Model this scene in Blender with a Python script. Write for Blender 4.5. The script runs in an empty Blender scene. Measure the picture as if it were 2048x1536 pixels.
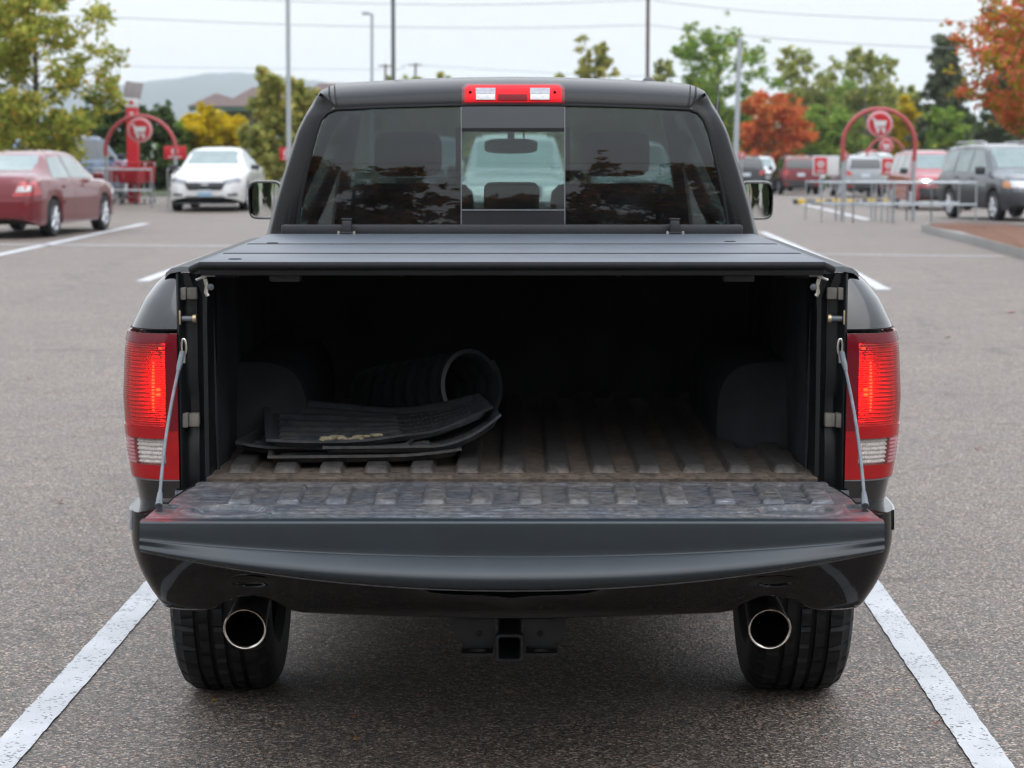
import bpy, bmesh, math, random
import numpy as np
from mathutils import Vector, Matrix
from mathutils.bvhtree import BVHTree

random.seed(7)
R = math.radians
S = bpy.context.scene
COL = S.collection

# ------------------------------------------------------------------ camera
FPX = 4350.0
CAM_H = 1.63
PITCH = math.atan(488.0 / FPX)
cam_d = bpy.data.cameras.new('camera')
cam_d.sensor_width = 36.0
cam_d.lens = FPX / 2048.0 * 36.0
cam_d.clip_start = 0.1
cam_d.clip_end = 9000.0
cam_d.dof.use_dof = True
cam_d.dof.focus_distance = 5.75
cam_d.dof.aperture_fstop = 6.3
cam = bpy.data.objects.new('camera', cam_d)
COL.objects.link(cam)
cam.location = (0, 0, CAM_H)
cam.rotation_euler = (R(90) - PITCH, 0, 0)
S.camera = cam

# ------------------------------------------------------------------ sky, sun, exposure
SUN_EL, SUN_ROT = R(58), R(150)
w = bpy.data.worlds.new('World')
S.world = w
w.use_nodes = True
nt = w.node_tree
nt.nodes.clear()
o_ = nt.nodes.new('ShaderNodeOutputWorld')
bg = nt.nodes.new('ShaderNodeBackground')
sky = nt.nodes.new('ShaderNodeTexSky')
sky.sky_type = 'NISHITA'
sky.sun_disc = False
sky.sun_elevation = SUN_EL
sky.sun_rotation = SUN_ROT
sky.dust_density = 4.0
sk = nt.nodes.new('ShaderNodeVectorMath'); sk.operation = 'SCALE'
sk.inputs['Scale'].default_value = 0.10
nt.links.new(sky.outputs[0], sk.inputs[0])
tc = nt.nodes.new('ShaderNodeTexCoord')
mp = nt.nodes.new('ShaderNodeMapping'); mp.inputs['Scale'].default_value = (1, 1, 3.5)
nz = nt.nodes.new('ShaderNodeTexNoise'); nz.inputs['Scale'].default_value = 2.2; nz.inputs['Detail'].default_value = 4
nt.links.new(tc.outputs['Generated'], mp.inputs[0]); nt.links.new(mp.outputs[0], nz.inputs[0])
cr = nt.nodes.new('ShaderNodeValToRGB')
cr.color_ramp.elements[0].position = 0.32; cr.color_ramp.elements[0].color = (0.885, 0.925, 0.98, 1)
cr.color_ramp.elements[1].position = 0.68; cr.color_ramp.elements[1].color = (1.0, 1.01, 1.03, 1)
nt.links.new(nz.outputs['Fac'], cr.inputs[0])
mx = nt.nodes.new('ShaderNodeMix'); mx.data_type = 'RGBA'; mx.inputs[0].default_value = 0.90   # overcast cloud deck over the clear sky
nt.links.new(sk.outputs[0], mx.inputs[6]); nt.links.new(cr.outputs[0], mx.inputs[7])
# standard overcast sky: the dome overhead is three times as bright as at the horizon
sx_ = nt.nodes.new('ShaderNodeSeparateXYZ'); nt.links.new(tc.outputs['Generated'], sx_.inputs[0])
zr = nt.nodes.new('ShaderNodeMapRange'); zr.inputs['To Min'].default_value = 0.90; zr.inputs['To Max'].default_value = 2.7
nt.links.new(sx_.outputs['Z'], zr.inputs[0])
nt.links.new(zr.outputs[0], bg.inputs[1])
zt_c = nt.nodes.new('ShaderNodeValToRGB'); zt_c.color_ramp.elements[0].color = (1, 0.995, 0.985, 1); zt_c.color_ramp.elements[1].color = (0.93, 0.985, 1.06, 1)
nt.links.new(sx_.outputs['Z'], zt_c.inputs[0])
mz = nt.nodes.new('ShaderNodeMix'); mz.data_type = 'RGBA'; mz.blend_type = 'MULTIPLY'; mz.inputs[0].default_value = 1.0
nt.links.new(mx.outputs[2], mz.inputs[6]); nt.links.new(zt_c.outputs[0], mz.inputs[7])
nt.links.new(mz.outputs[2], bg.inputs[0])
nt.links.new(bg.outputs[0], o_.inputs[0])
sl = bpy.data.lights.new('sun', 'SUN')
sl.energy = 1.2; sl.angle = R(70); sl.color = (1.0, 0.985, 0.96)
sun = bpy.data.objects.new('sun', sl); COL.objects.link(sun)
sd = Vector((math.sin(SUN_ROT) * math.cos(SUN_EL), math.cos(SUN_ROT) * math.cos(SUN_EL), math.sin(SUN_EL)))
sun.rotation_euler = (-sd).to_track_quat('-Z', 'Y').to_euler()
S.view_settings.view_transform = 'Standard'
S.view_settings.look = 'None'
S.view_settings.gamma = 1.0
S.view_settings.exposure = 0.12
S.view_settings.use_curve_mapping = False
S.render.engine = 'CYCLES'
S.cycles.use_denoising = True
S.cycles.max_bounces = 10
S.cycles.transparent_max_bounces = 24
S.cycles.caustics_reflective = False
S.cycles.caustics_refractive = False
S.cycles.sample_clamp_indirect = 6.0
S.cycles.volume_bounces = 3
S.cycles.filter_width = 1.3

# ------------------------------------------------------------------ picture <-> place
TP = math.tan(PITCH)
def ray(px, py):
    u = (px - 1024) / FPX; v = (768 - py) / FPX
    return Vector((u, math.cos(PITCH) + v * math.sin(PITCH), -math.sin(PITCH) + v * math.cos(PITCH)))
def AT(px, py, Y):
    d = ray(px, py); t = Y / d.y
    return Vector((d.x * t, Y, CAM_H + d.z * t))
def ATZ(px, py, Z):
    d = ray(px, py); t = (Z - CAM_H) / d.z
    return Vector((d.x * t, d.y * t, Z))
def onsurf(px, py, fY, Y=7.0):
    for _ in range(10):
        p = AT(px, py, Y); Y = fY(p.x, p.z)
    return AT(px, py, Y)
def sstep(a, b, x):
    t = min(1, max(0, (x - a) / (b - a))); return t * t * (3 - 2 * t)
def gz(x, y):       # the lot drains gently away to the far right
    return -0.0115 * min(max(0, y - 27), 83) * sstep(-5, 7, x)
def G(px, py):
    z = 0.0
    for _ in range(25):
        p = ATZ(px, py, z); z = 0.5 * z + 0.5 * gz(p.x, p.y)
    return Vector((p.x, p.y, z))
def ppm(Y): return FPX / (Y * math.cos(PITCH) + 0.15)
def lerp(a, b, t): return a + (b - a) * t
def interp(xs, ys, x):
    if x <= xs[0]: return ys[0]
    for i in range(1, len(xs)):
        if x <= xs[i]:
            return lerp(ys[i-1], ys[i], (x - xs[i-1]) / (xs[i] - xs[i-1]))
    return ys[-1]
def pl(pts, u):     # point along a polyline of tuples by index fraction
    n = len(pts) - 1; t = min(max(u, 0), 1) * n; i = min(int(t), n - 1); f = t - i
    return tuple(lerp(a, b, f) for a, b in zip(pts[i], pts[i+1]))
def crom(pts, u):   # Catmull-Rom through points
    n = len(pts) - 1; t = min(max(u, 0), 1) * n; i = min(int(t), n - 1); f = t - i
    p1, p2 = pts[i], pts[i+1]
    p0 = pts[i-1] if i > 0 else tuple(2*a-b for a, b in zip(p1, p2))
    p3 = pts[i+2] if i + 2 <= n else tuple(2*a-b for a, b in zip(p2, p1))
    return tuple(0.5*((2*b)+(-a+c)*f+(2*a-5*b+4*c-d)*f*f+(-a+3*b-3*c+d)*f**3) for a, b, c, d in zip(p0, p1, p2, p3))

# ------------------------------------------------------------------ mesh helpers
class MB:
    def __init__(s): s.v = []; s.f = []; s.m = []; s.mi = 0
    def _add(s, vs, fs):
        o = len(s.v); s.v += [tuple(p) for p in vs]
        for f in fs: s.f.append(tuple(i + o for i in f)); s.m.append(s.mi)
        return s
    def grid(s, fn, nu, nv, thick=0.0, flip=False, wrap=False):
        P = [[Vector(fn(i / nu, j / nv)) for j in range(nv + 1)] for i in range(nu + 1)]
        idx = lambda i, j: i * (nv + 1) + j
        vs = [p for row in P for p in row]; fs = []
        for i in range(nu):
            for j in range(nv):
                q = (idx(i, j), idx(i+1, j), idx(i+1, j+1), idx(i, j+1))
                fs.append(q[::-1] if flip else q)
        if thick:
            n0 = len(vs); back = []
            for i in range(nu + 1):
                for j in range(nv + 1):
                    a = P[min(i+1, nu)][j] - P[max(i-1, 0)][j]; b = P[i][min(j+1, nv)] - P[i][max(j-1, 0)]
                    n = a.cross(b)
                    n = n.normalized() if n.length > 1e-12 else Vector((0, 0, 0))
                    if flip: n = -n
                    back.append(P[i][j] - n * thick)
            fs += [tuple(k + n0 for k in f[::-1]) for f in fs]
            vs += back
            ring = [idx(i, 0) for i in range(nu + 1)] + [idx(nu, j) for j in range(1, nv + 1)] + \
                   [idx(i, nv) for i in range(nu - 1, -1, -1)] + [idx(0, j) for j in range(nv - 1, 0, -1)]
            for k in range(len(ring)):
                a, b = ring[k], ring[(k + 1) % len(ring)]
                q = (b, a, a + n0, b + n0)
                fs.append(q[::-1] if flip else q)
        return s._add(vs, fs)
    def box(s, c, size, rot=None, bev=0.0, seg=2):
        bm = bmesh.new(); bmesh.ops.create_cube(bm, size=1.0)
        for v in bm.verts: v.co = Vector((v.co.x * size[0], v.co.y * size[1], v.co.z * size[2]))
        if bev: bmesh.ops.bevel(bm, geom=bm.edges[:], offset=min(bev, 0.49 * min(size)), segments=seg, affect='EDGES', profile=0.6)
        M = Matrix.Translation(Vector(c)) @ (rot.to_4x4() if rot is not None else Matrix())
        bm.verts.index_update()
        vs = [M @ v.co for v in bm.verts]; fs = [[v.index for v in f.verts] for f in bm.faces]
        bm.free(); return s._add(vs, fs)
    def tube(s, pts, r, n=8, cap=True, ell=1.0):
        pts = [Vector(p) for p in pts]; m = len(pts)
        rs = r if isinstance(r, (list, tuple)) else [r] * m
        vs = []; up = Vector((0, 0, 1)); prev = None
        for i, p in enumerate(pts):
            t = (pts[min(i+1, m-1)] - pts[max(i-1, 0)]).normalized()
            if prev is None:
                a = t.cross(up)
                if a.length < 1e-3: a = t.cross(Vector((1, 0, 0)))
            else: a = prev - t * prev.dot(t)
            a.normalize(); prev = a; b = t.cross(a)
            for k in range(n):
                an = 2 * math.pi * k / n
                vs.append(p + a * math.cos(an) * rs[i] + b * math.sin(an) * rs[i] * ell)
        fs = [(i*n+k, i*n+(k+1) % n, (i+1)*n+(k+1) % n, (i+1)*n+k) for i in range(m-1) for k in range(n)]
        if cap: fs += [tuple(range(n))[::-1], tuple((m-1)*n + k for k in range(n))]
        return s._add(vs, fs)
    def lathe(s, prof, org, axis, n=32, close=False, fn=None):
        org = Vector(org); axis = Vector(axis).normalized()
        a = axis.cross(Vector((0, 0, 1)))
        if a.length < 1e-3: a = axis.cross(Vector((1, 0, 0)))
        a.normalize(); b = axis.cross(a); m = len(prof); vs = []
        for i, (r, h) in enumerate(prof):
            for k in range(n):
                an = 2 * math.pi * k / n; rr = fn(i, k, r) if fn else r
                vs.append(org + axis * h + (a * math.cos(an) + b * math.sin(an)) * rr)
        fs = [(i*n+k, i*n+(k+1) % n, (i+1)*n+(k+1) % n, (i+1)*n+k) for i in range(m-1) for k in range(n)]
        if close: fs += [tuple(range(n))[::-1], tuple((m-1)*n + k for k in range(n))]
        return s._add(vs, fs)
    def prism(s, poly, dirv):          # closed polygon (3-D points) pushed along dirv
        n = len(poly); d = Vector(dirv); vs = [Vector(p) for p in poly] + [Vector(p) + d for p in poly]
        fs = [tuple(range(n))[::-1], tuple(range(n, 2*n))] + [(i, (i+1) % n, n+(i+1) % n, n+i) for i in range(n)]
        return s._add(vs, fs)
    def mirror(s):
        n = len(s.v); s.v += [(-x, y, z) for x, y, z in s.v]
        s.f += [tuple(i + n for i in f[::-1]) for f in s.f]; s.m += s.m; return s
    def build(s, name, mats, parent=None, smooth=38, loc=None):
        me = bpy.data.meshes.new(name); me.from_pydata(s.v, [], s.f)
        if not isinstance(mats, (list, tuple)): mats = [mats]
        for m in mats: me.materials.append(m)
        if len(mats) > 1: me.polygons.foreach_set('material_index', s.m)
        me.validate()
        if smooth:
            me.shade_smooth(); me.set_sharp_from_angle(angle=R(smooth))
        me.update()
        o = bpy.data.objects.new(name, me); COL.objects.link(o)
        if loc is not None: o.location = loc
        if parent is not None: attach(o, parent)
        return o
def attach(o, parent):
    o.parent = parent
    if parent.get('_world'): o.matrix_parent_inverse = Matrix.Translation(-Vector(parent['_world']))
def mesh_fix(o):                       # make normals face outwards on closed pieces
    bm = bmesh.new(); bm.from_mesh(o.data); bmesh.ops.recalc_face_normals(bm, faces=bm.faces[:]); bm.to_mesh(o.data); bm.free(); return o
def tag(o, label=None, cat=None, group=None, kind=None):
    if label: o['label'] = label
    if cat: o['category'] = cat
    if group: o['group'] = group
    if kind: o['kind'] = kind
    return o
def empty(name, loc=(0, 0, 0), rz=0.0, label=None, cat=None, group=None, world=False):
    o = bpy.data.objects.new(name, None); COL.objects.link(o); o.location = loc; o.rotation_euler = (0, 0, rz)
    o.empty_display_size = 0.2
    if world: o['_world'] = tuple(loc)   # its parts are built in scene coordinates
    return tag(o, label, cat, group)
def copy_tree(o, parent=None):
    c = o.copy(); COL.objects.link(c)
    if parent is not None: c.parent = parent
    for ch in list(o.children): copy_tree(ch, c)
    return c

# ------------------------------------------------------------------ materials
MAT = {}
K = 0.68
def nodes(name):
    m = bpy.data.materials.new(name); m.use_nodes = True; t = m.node_tree
    return m, t, t.nodes['Principled BSDF'], t.nodes, t.links
def ramp(t, stops):
    c = t.nodes.new('ShaderNodeValToRGB'); e = c.color_ramp.elements
    while len(e) < len(stops): e.new(0.5)
    for k, (p, col) in enumerate(stops):
        e[k].position = p; e[k].color = (*col, 1) if len(col) == 3 else col
    return c
def noise(t, scale, detail=4, rough=0.55, vec=None):
    n = t.nodes.new('ShaderNodeTexNoise'); n.inputs['Scale'].default_value = scale
    n.inputs['Detail'].default_value = detail; n.inputs['Roughness'].default_value = rough
    if vec: t.links.new(vec, n.inputs['Vector'])
    return n
def wpos(t): return t.nodes.new('ShaderNodeNewGeometry').outputs['Position']
def mixc(t, fac, a, b, mode='MIX'):
    n = t.nodes.new('ShaderNodeMix'); n.data_type = 'RGBA'; n.blend_type = mode
    for sock, v in ((n.inputs[0], fac), (n.inputs[6], a), (n.inputs[7], b)):
        if hasattr(v, 'is_linked') or hasattr(v, 'links'): t.links.new(v, sock)
        elif isinstance(v, (int, float)): sock.default_value = v
        else: sock.default_value = (*v, 1)
    return n.outputs[2]
def bump(t, h, strength, dist, bsdf):
    b = t.nodes.new('ShaderNodeBump'); b.inputs['Strength'].default_value = strength; b.inputs['Distance'].default_value = dist
    t.links.new(h, b.inputs['Height']); t.links.new(b.outputs[0], bsdf.inputs['Normal']); return b
def plain(name, col, rough=0.5, metal=0.0, coat=0.0, var=0.12, nscale=6.0, bmp=0.0, bscale=200.0, bdist=0.002, spec=0.5, rvar=0.0, cr=0.05):
    m, t, b, N, L = nodes(name)
    geo = t.nodes.new('ShaderNodeTexCoord').outputs['Object']
    n = noise(t, nscale, 5, 0.6, geo)
    col = tuple(x * K for x in col) if metal < 0.5 else col
    c = ramp(t, [(0.25, tuple(x * (1 - var) for x in col)), (0.75, tuple(min(1, x * (1 + var)) for x in col))])
    L.new(n.outputs['Fac'], c.inputs[0]); L.new(c.outputs[0], b.inputs['Base Color'])
    b.inputs['Roughness'].default_value = rough; b.inputs['Metallic'].default_value = metal
    b.inputs['Coat Weight'].default_value = coat; b.inputs['Coat Roughness'].default_value = cr
    b.inputs['Specular IOR Level'].default_value = spec
    if rvar:
        r = t.nodes.new('ShaderNodeMapRange'); r.inputs['To Min'].default_value = max(0.02, rough - rvar); r.inputs['To Max'].default_value = rough + rvar
        n2 = noise(t, nscale * 2.7, 5, 0.65, geo); L.new(n2.outputs['Fac'], r.inputs[0]); L.new(r.outputs[0], b.inputs['Roughness'])
    if bmp:
        n3 = noise(t, bscale, 3, 0.5, geo); bump(t, n3.outputs['Fac'], bmp, bdist, b)
    MAT[name] = m; return m
def emit(name, col, st):
    m = bpy.data.materials.new(name); m.use_nodes = True; t = m.node_tree; t.nodes.clear()
    e = t.nodes.new('ShaderNodeEmission'); o = t.nodes.new('ShaderNodeOutputMaterial')
    e.inputs[0].default_value = (*col, 1); e.inputs[1].default_value = st; t.links.new(e.outputs[0], o.inputs[0]); MAT[name] = m; return m
def clear(name, tint, refl=1.0, rough=0.0, ior=1.5, ridges=None, haze=0.0):
    m = bpy.data.materials.new(name); m.use_nodes = True; t = m.node_tree; t.nodes.clear()
    o = t.nodes.new('ShaderNodeOutputMaterial'); mixn = t.nodes.new('ShaderNodeMixShader')
    tr = t.nodes.new('ShaderNodeBsdfTransparent'); gl = t.nodes.new('ShaderNodeBsdfGlossy'); fr = t.nodes.new('ShaderNodeFresnel')
    tr.inputs[0].default_value = (*tint, 1); gl.inputs['Roughness'].default_value = rough
    gm = t.nodes.new('ShaderNodeNewGeometry'); mi = t.nodes.new('ShaderNodeMix'); mi.inputs[2].default_value = ior; mi.inputs[3].default_value = 1.0 / ior
    t.links.new(gm.outputs['Backfacing'], mi.inputs[0]); t.links.new(mi.outputs[0], fr.inputs['IOR'])   # thin pane: same mirror strength from both sides
    mul = t.nodes.new('ShaderNodeMath'); mul.operation = 'MULTIPLY'; mul.use_clamp = True; mul.inputs[1].default_value = refl
    t.links.new(fr.outputs[0], mul.inputs[0]); t.links.new(mul.outputs[0], mixn.inputs[0])
    t.links.new(tr.outputs[0], mixn.inputs[1]); t.links.new(gl.outputs[0], mixn.inputs[2])
    out = mixn.outputs[0]
    if haze:                           # film of dirt and drops
        df = t.nodes.new('ShaderNodeBsdfDiffuse'); df.inputs[0].default_value = (0.35, 0.37, 0.4, 1)
        m2 = t.nodes.new('ShaderNodeMixShader'); 
        n = noise(t, 9, 6, 0.7, t.nodes.new('ShaderNodeTexCoord').outputs['Object'])
        mr = t.nodes.new('ShaderNodeMapRange'); mr.inputs['From Min'].default_value = 0.3; mr.inputs['From Max'].default_value = 0.9; mr.inputs['To Max'].default_value = haze
        t.links.new(n.outputs['Fac'], mr.inputs[0]); t.links.new(mr.outputs[0], m2.inputs[0])
        t.links.new(out, m2.inputs[1]); t.links.new(df.outputs[0], m2.inputs[2]); out = m2.outputs[0]
    if ridges:
        wv = t.nodes.new('ShaderNodeTexWave'); wv.wave_type = 'BANDS'; wv.bands_direction = ridges[0]; wv.inputs['Scale'].default_value = ridges[1]
        t.links.new(t.nodes.new('ShaderNodeTexCoord').outputs['Object'], wv.inputs[0])
        b = t.nodes.new('ShaderNodeBump'); b.inputs['Strength'].default_value = ridges[2]; b.inputs['Distance'].default_value = 0.003
        t.links.new(wv.outputs['Fac'], b.inputs['Height']); t.links.new(b.outputs[0], gl.inputs['Normal']); t.links.new(b.outputs[0], fr.inputs['Normal'])
    t.links.new(out, o.inputs[0]); MAT[name] = m; return m

def asphalt():
    m, t, b, N, L = nodes('asphalt'); pos = wpos(t)
    v = N.new('ShaderNodeTexVoronoi'); v.inputs['Scale'].default_value = 140; L.new(pos, v.inputs['Vector'])
    v2 = N.new('ShaderNodeTexVoronoi'); v2.inputs['Scale'].default_value = 310; L.new(pos, v2.inputs['Vector'])
    sp = N.new('ShaderNodeSeparateColor'); L.new(v.outputs['Color'], sp.inputs[0])
    sp2 = N.new('ShaderNodeSeparateColor'); L.new(v2.outputs['Color'], sp2.inputs[0])
    c = ramp(t, [(0.0, (0.040, 0.034, 0.031)), (0.30, (0.105, 0.092, 0.084)), (0.60, (0.185, 0.164, 0.150)), (0.85, (0.32, 0.283, 0.252)), (1.0, (0.62, 0.55, 0.49))])
    L.new(sp.outputs[0], c.inputs[0])
    c2 = ramp(t, [(0.0, (0.6, 0.57, 0.55)), (0.5, (1.0, 0.97, 0.95)), (0.93, (1.25, 1.2, 1.16)), (1.0, (1.7, 1.45, 1.2))])
    L.new(sp2.outputs[1], c2.inputs[0])
    col = mixc(t, 1.0, c.outputs[0], c2.outputs[0], 'MULTIPLY')
    ch = ramp(t, [(0.0, (1.10, 0.98, 0.88)), (0.35, (1.0, 1.0, 1.0)), (0.7, (0.93, 1.0, 1.06)), (0.90, (1.05, 1.0, 0.96)), (0.965, (1.06, 1.0, 0.95)), (1.0, (1.75, 0.95, 0.62))]); L.new(sp.outputs[1], ch.inputs[0])
    col = mixc(t, 1.0, col, ch.outputs[0], 'MULTIPLY')
    big = noise(t, 0.55, 6, 0.65, pos); bc = ramp(t, [(0.3, (0.87, 0.85, 0.83)), (0.7, (1.06, 1.03, 0.98))]); L.new(big.outputs['Fac'], bc.inputs[0])
    col = mixc(t, 1.0, col, bc.outputs[0], 'MULTIPLY')
    st = noise(t, 4.5, 7, 0.72, pos); sc = ramp(t, [(0.30, (0.74, 0.72, 0.70)), (0.46, (0.98, 0.97, 0.95)), (0.74, (1.08, 1.05, 1.02))]); L.new(st.outputs['Fac'], sc.inputs[0])
    col = mixc(t, 1.0, col, sc.outputs[0], 'MULTIPLY')
    # old oil and tyre stains
    os_ = noise(t, 0.8, 5, 0.6, pos); oc_ = ramp(t, [(0.58, (1, 1, 1)), (0.72, (0.80, 0.79, 0.78))]); L.new(os_.outputs['Fac'], oc_.inputs[0])
    col = mixc(t, 1.0, col, oc_.outputs[0], 'MULTIPLY'); col = mixc(t, 1.0, col, (0.99, 1.0, 1.015), 'MULTIPLY')
    # hairline cracks
    wn = noise(t, 1.3, 5, 0.7, pos); ad = N.new('ShaderNodeVectorMath'); ad.operation = 'ADD'; L.new(pos, ad.inputs[0]); L.new(wn.outputs['Color'], ad.inputs[1])
    ve = N.new('ShaderNodeTexVoronoi'); ve.feature = 'DISTANCE_TO_EDGE'; ve.inputs['Scale'].default_value = 0.21; L.new(ad.outputs[0], ve.inputs['Vector'])
    ce = ramp(t, [(0.0, (0.45, 0.43, 0.42)), (0.006, (1, 1, 1))]); L.new(ve.outputs['Distance'], ce.inputs[0])
    col = mixc(t, 0.85, col, mixc(t, 1.0, col, ce.outputs[0], 'MULTIPLY'))
    L.new(mixc(t, 1.0, col, (K, K, K), 'MULTIPLY'), b.inputs['Base Color'])
    rr = ramp(t, [(0.3, (0.52,)*3), (0.7, (0.72,)*3)]); L.new(st.outputs['Fac'], rr.inputs[0]); L.new(rr.outputs[0], b.inputs['Roughness'])
    b.inputs['Specular IOR Level'].default_value = 0.5
    bump(t, v.outputs['Distance'], 0.5, 0.004, b)
    MAT['asphalt'] = m
def road_paint():
    m, t, b, N, L = nodes('road_paint'); pos = wpos(t)
    v = N.new('ShaderNodeTexVoronoi'); v.inputs['Scale'].default_value = 125; L.new(pos, v.inputs['Vector'])
    sp = N.new('ShaderNodeSeparateColor'); L.new(v.outputs['Color'], sp.inputs[0])
    n1 = noise(t, 4, 7, 0.72, pos); th = N.new('ShaderNodeMath'); th.operation = 'MULTIPLY_ADD'; th.inputs[1].default_value = 0.95
    L.new(n1.outputs['Fac'], th.inputs[0]); th.inputs[2].default_value = -0.40
    lt = N.new('ShaderNodeMath'); lt.operation = 'LESS_THAN'; L.new(sp.outputs[0], lt.inputs[0]); L.new(th.outputs[0], lt.inputs[1])
    n2 = noise(t, 3.0, 6, 0.65, pos); c = ramp(t, [(0.28, (0.36, 0.365, 0.38)), (0.7, (0.50, 0.51, 0.525))]); L.new(n2.outputs['Fac'], c.inputs[0])
    L.new(mixc(t, lt.outputs[0], c.outputs[0], (0.15, 0.147, 0.145)), b.inputs['Base Color'])
    b.inputs['Roughness'].default_value = 0.55; bump(t, v.outputs['Distance'], 0.35, 0.004, b); MAT['road_paint'] = m
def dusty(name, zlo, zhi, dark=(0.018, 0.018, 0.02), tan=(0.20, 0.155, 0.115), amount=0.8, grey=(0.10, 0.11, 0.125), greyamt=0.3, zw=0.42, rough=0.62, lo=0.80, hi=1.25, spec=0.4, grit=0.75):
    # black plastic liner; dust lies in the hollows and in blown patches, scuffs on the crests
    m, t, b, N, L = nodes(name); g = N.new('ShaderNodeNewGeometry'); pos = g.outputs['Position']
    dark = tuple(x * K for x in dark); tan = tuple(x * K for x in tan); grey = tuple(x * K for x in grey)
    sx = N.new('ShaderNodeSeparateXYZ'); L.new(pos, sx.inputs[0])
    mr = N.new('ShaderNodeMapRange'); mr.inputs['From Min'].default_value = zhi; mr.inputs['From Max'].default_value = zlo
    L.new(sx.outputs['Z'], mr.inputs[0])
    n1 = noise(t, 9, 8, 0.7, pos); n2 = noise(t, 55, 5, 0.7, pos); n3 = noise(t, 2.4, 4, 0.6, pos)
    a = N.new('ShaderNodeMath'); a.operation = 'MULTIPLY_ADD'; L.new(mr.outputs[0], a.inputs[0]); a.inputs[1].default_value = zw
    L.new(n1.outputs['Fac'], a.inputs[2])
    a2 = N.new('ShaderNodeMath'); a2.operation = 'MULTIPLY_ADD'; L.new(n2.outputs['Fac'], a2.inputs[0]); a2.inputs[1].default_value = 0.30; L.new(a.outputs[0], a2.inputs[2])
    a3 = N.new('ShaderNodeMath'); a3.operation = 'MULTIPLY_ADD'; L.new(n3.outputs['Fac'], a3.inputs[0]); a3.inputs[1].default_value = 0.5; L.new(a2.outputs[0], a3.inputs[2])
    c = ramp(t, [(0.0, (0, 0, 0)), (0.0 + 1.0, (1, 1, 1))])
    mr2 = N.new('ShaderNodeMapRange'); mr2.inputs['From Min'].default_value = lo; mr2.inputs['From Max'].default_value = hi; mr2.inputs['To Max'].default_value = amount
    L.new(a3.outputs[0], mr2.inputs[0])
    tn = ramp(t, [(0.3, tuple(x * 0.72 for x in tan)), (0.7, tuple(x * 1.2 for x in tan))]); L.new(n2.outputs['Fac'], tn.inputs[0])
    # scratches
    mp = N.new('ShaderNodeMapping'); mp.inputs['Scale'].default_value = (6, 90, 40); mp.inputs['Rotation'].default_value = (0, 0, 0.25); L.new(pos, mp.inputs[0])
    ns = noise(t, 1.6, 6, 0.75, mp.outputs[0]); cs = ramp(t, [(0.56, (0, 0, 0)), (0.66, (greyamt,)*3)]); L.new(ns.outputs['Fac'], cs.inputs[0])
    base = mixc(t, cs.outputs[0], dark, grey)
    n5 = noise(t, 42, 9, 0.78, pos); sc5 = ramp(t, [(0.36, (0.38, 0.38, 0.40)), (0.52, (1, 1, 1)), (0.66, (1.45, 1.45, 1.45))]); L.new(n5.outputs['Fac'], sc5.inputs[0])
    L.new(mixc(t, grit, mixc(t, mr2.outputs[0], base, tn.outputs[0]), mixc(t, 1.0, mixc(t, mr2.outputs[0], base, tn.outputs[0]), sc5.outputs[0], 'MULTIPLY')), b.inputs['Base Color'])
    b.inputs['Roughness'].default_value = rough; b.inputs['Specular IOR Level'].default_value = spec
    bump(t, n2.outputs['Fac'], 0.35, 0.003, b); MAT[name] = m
def leafmat(name, stops, trans=0.35):
    m = bpy.data.materials.new(name); m.use_nodes = True; t = m.node_tree; t.nodes.clear(); N = t.nodes; L = t.links
    g = N.new('ShaderNodeNewGeometry'); c = ramp(t, stops); L.new(g.outputs['Random Per Island'], c.inputs[0])
    oi = N.new('ShaderNodeTexCoord'); nz = noise(t, 0.9, 4, 0.6, oi.outputs['Object']); bc = ramp(t, [(0.32, (0.62 * K, 0.66 * K, 0.6 * K)), (0.68, (1.25 * K, 1.2 * K, 1.2 * K))]); L.new(nz.outputs['Fac'], bc.inputs[0])
    col = mixc(t, 1.0, c.outputs[0], bc.outputs[0], 'MULTIPLY')
    d = N.new('ShaderNodeBsdfDiffuse'); tr = N.new('ShaderNodeBsdfTranslucent'); mxs = N.new('ShaderNodeMixShader'); mxs.inputs[0].default_value = trans
    L.new(col, d.inputs[0]); L.new(col, tr.inputs[0]); L.new(d.outputs[0], mxs.inputs[1]); L.new(tr.outputs[0], mxs.inputs[2])
    o = N.new('ShaderNodeOutputMaterial'); L.new(mxs.outputs[0], o.inputs[0]); MAT[name] = m
def car_paint(name, col, metal=0.0, rough=0.25, bead=0.0, coat=1.0, spec=0.12):
    m, t, b, N, L = nodes(name); oc = N.new('ShaderNodeTexCoord').outputs['Object']
    col = tuple(x * K for x in col)
    n = noise(t, 3, 5, 0.6, oc); c = ramp(t, [(0.3, tuple(x * 0.93 for x in col)), (0.7, tuple(min(1, x * 1.06) for x in col))]); L.new(n.outputs['Fac'], c.inputs[0])
    L.new(c.outputs[0], b.inputs['Base Color']); b.inputs['Metallic'].default_value = metal; b.inputs['Roughness'].default_value = rough
    b.inputs['Coat Weight'].default_value = coat; b.inputs['Coat Roughness'].default_value = 0.04; b.inputs['Specular IOR Level'].default_value = spec
    if bead:                            # rain drops standing on the paint
        n2 = noise(t, 150, 2, 0.5, oc); bb = bump(t, n2.outputs['Fac'], bead, 0.002, b); L.new(bb.outputs[0], b.inputs['Coat Normal'])
    MAT[name] = m; return m

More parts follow.
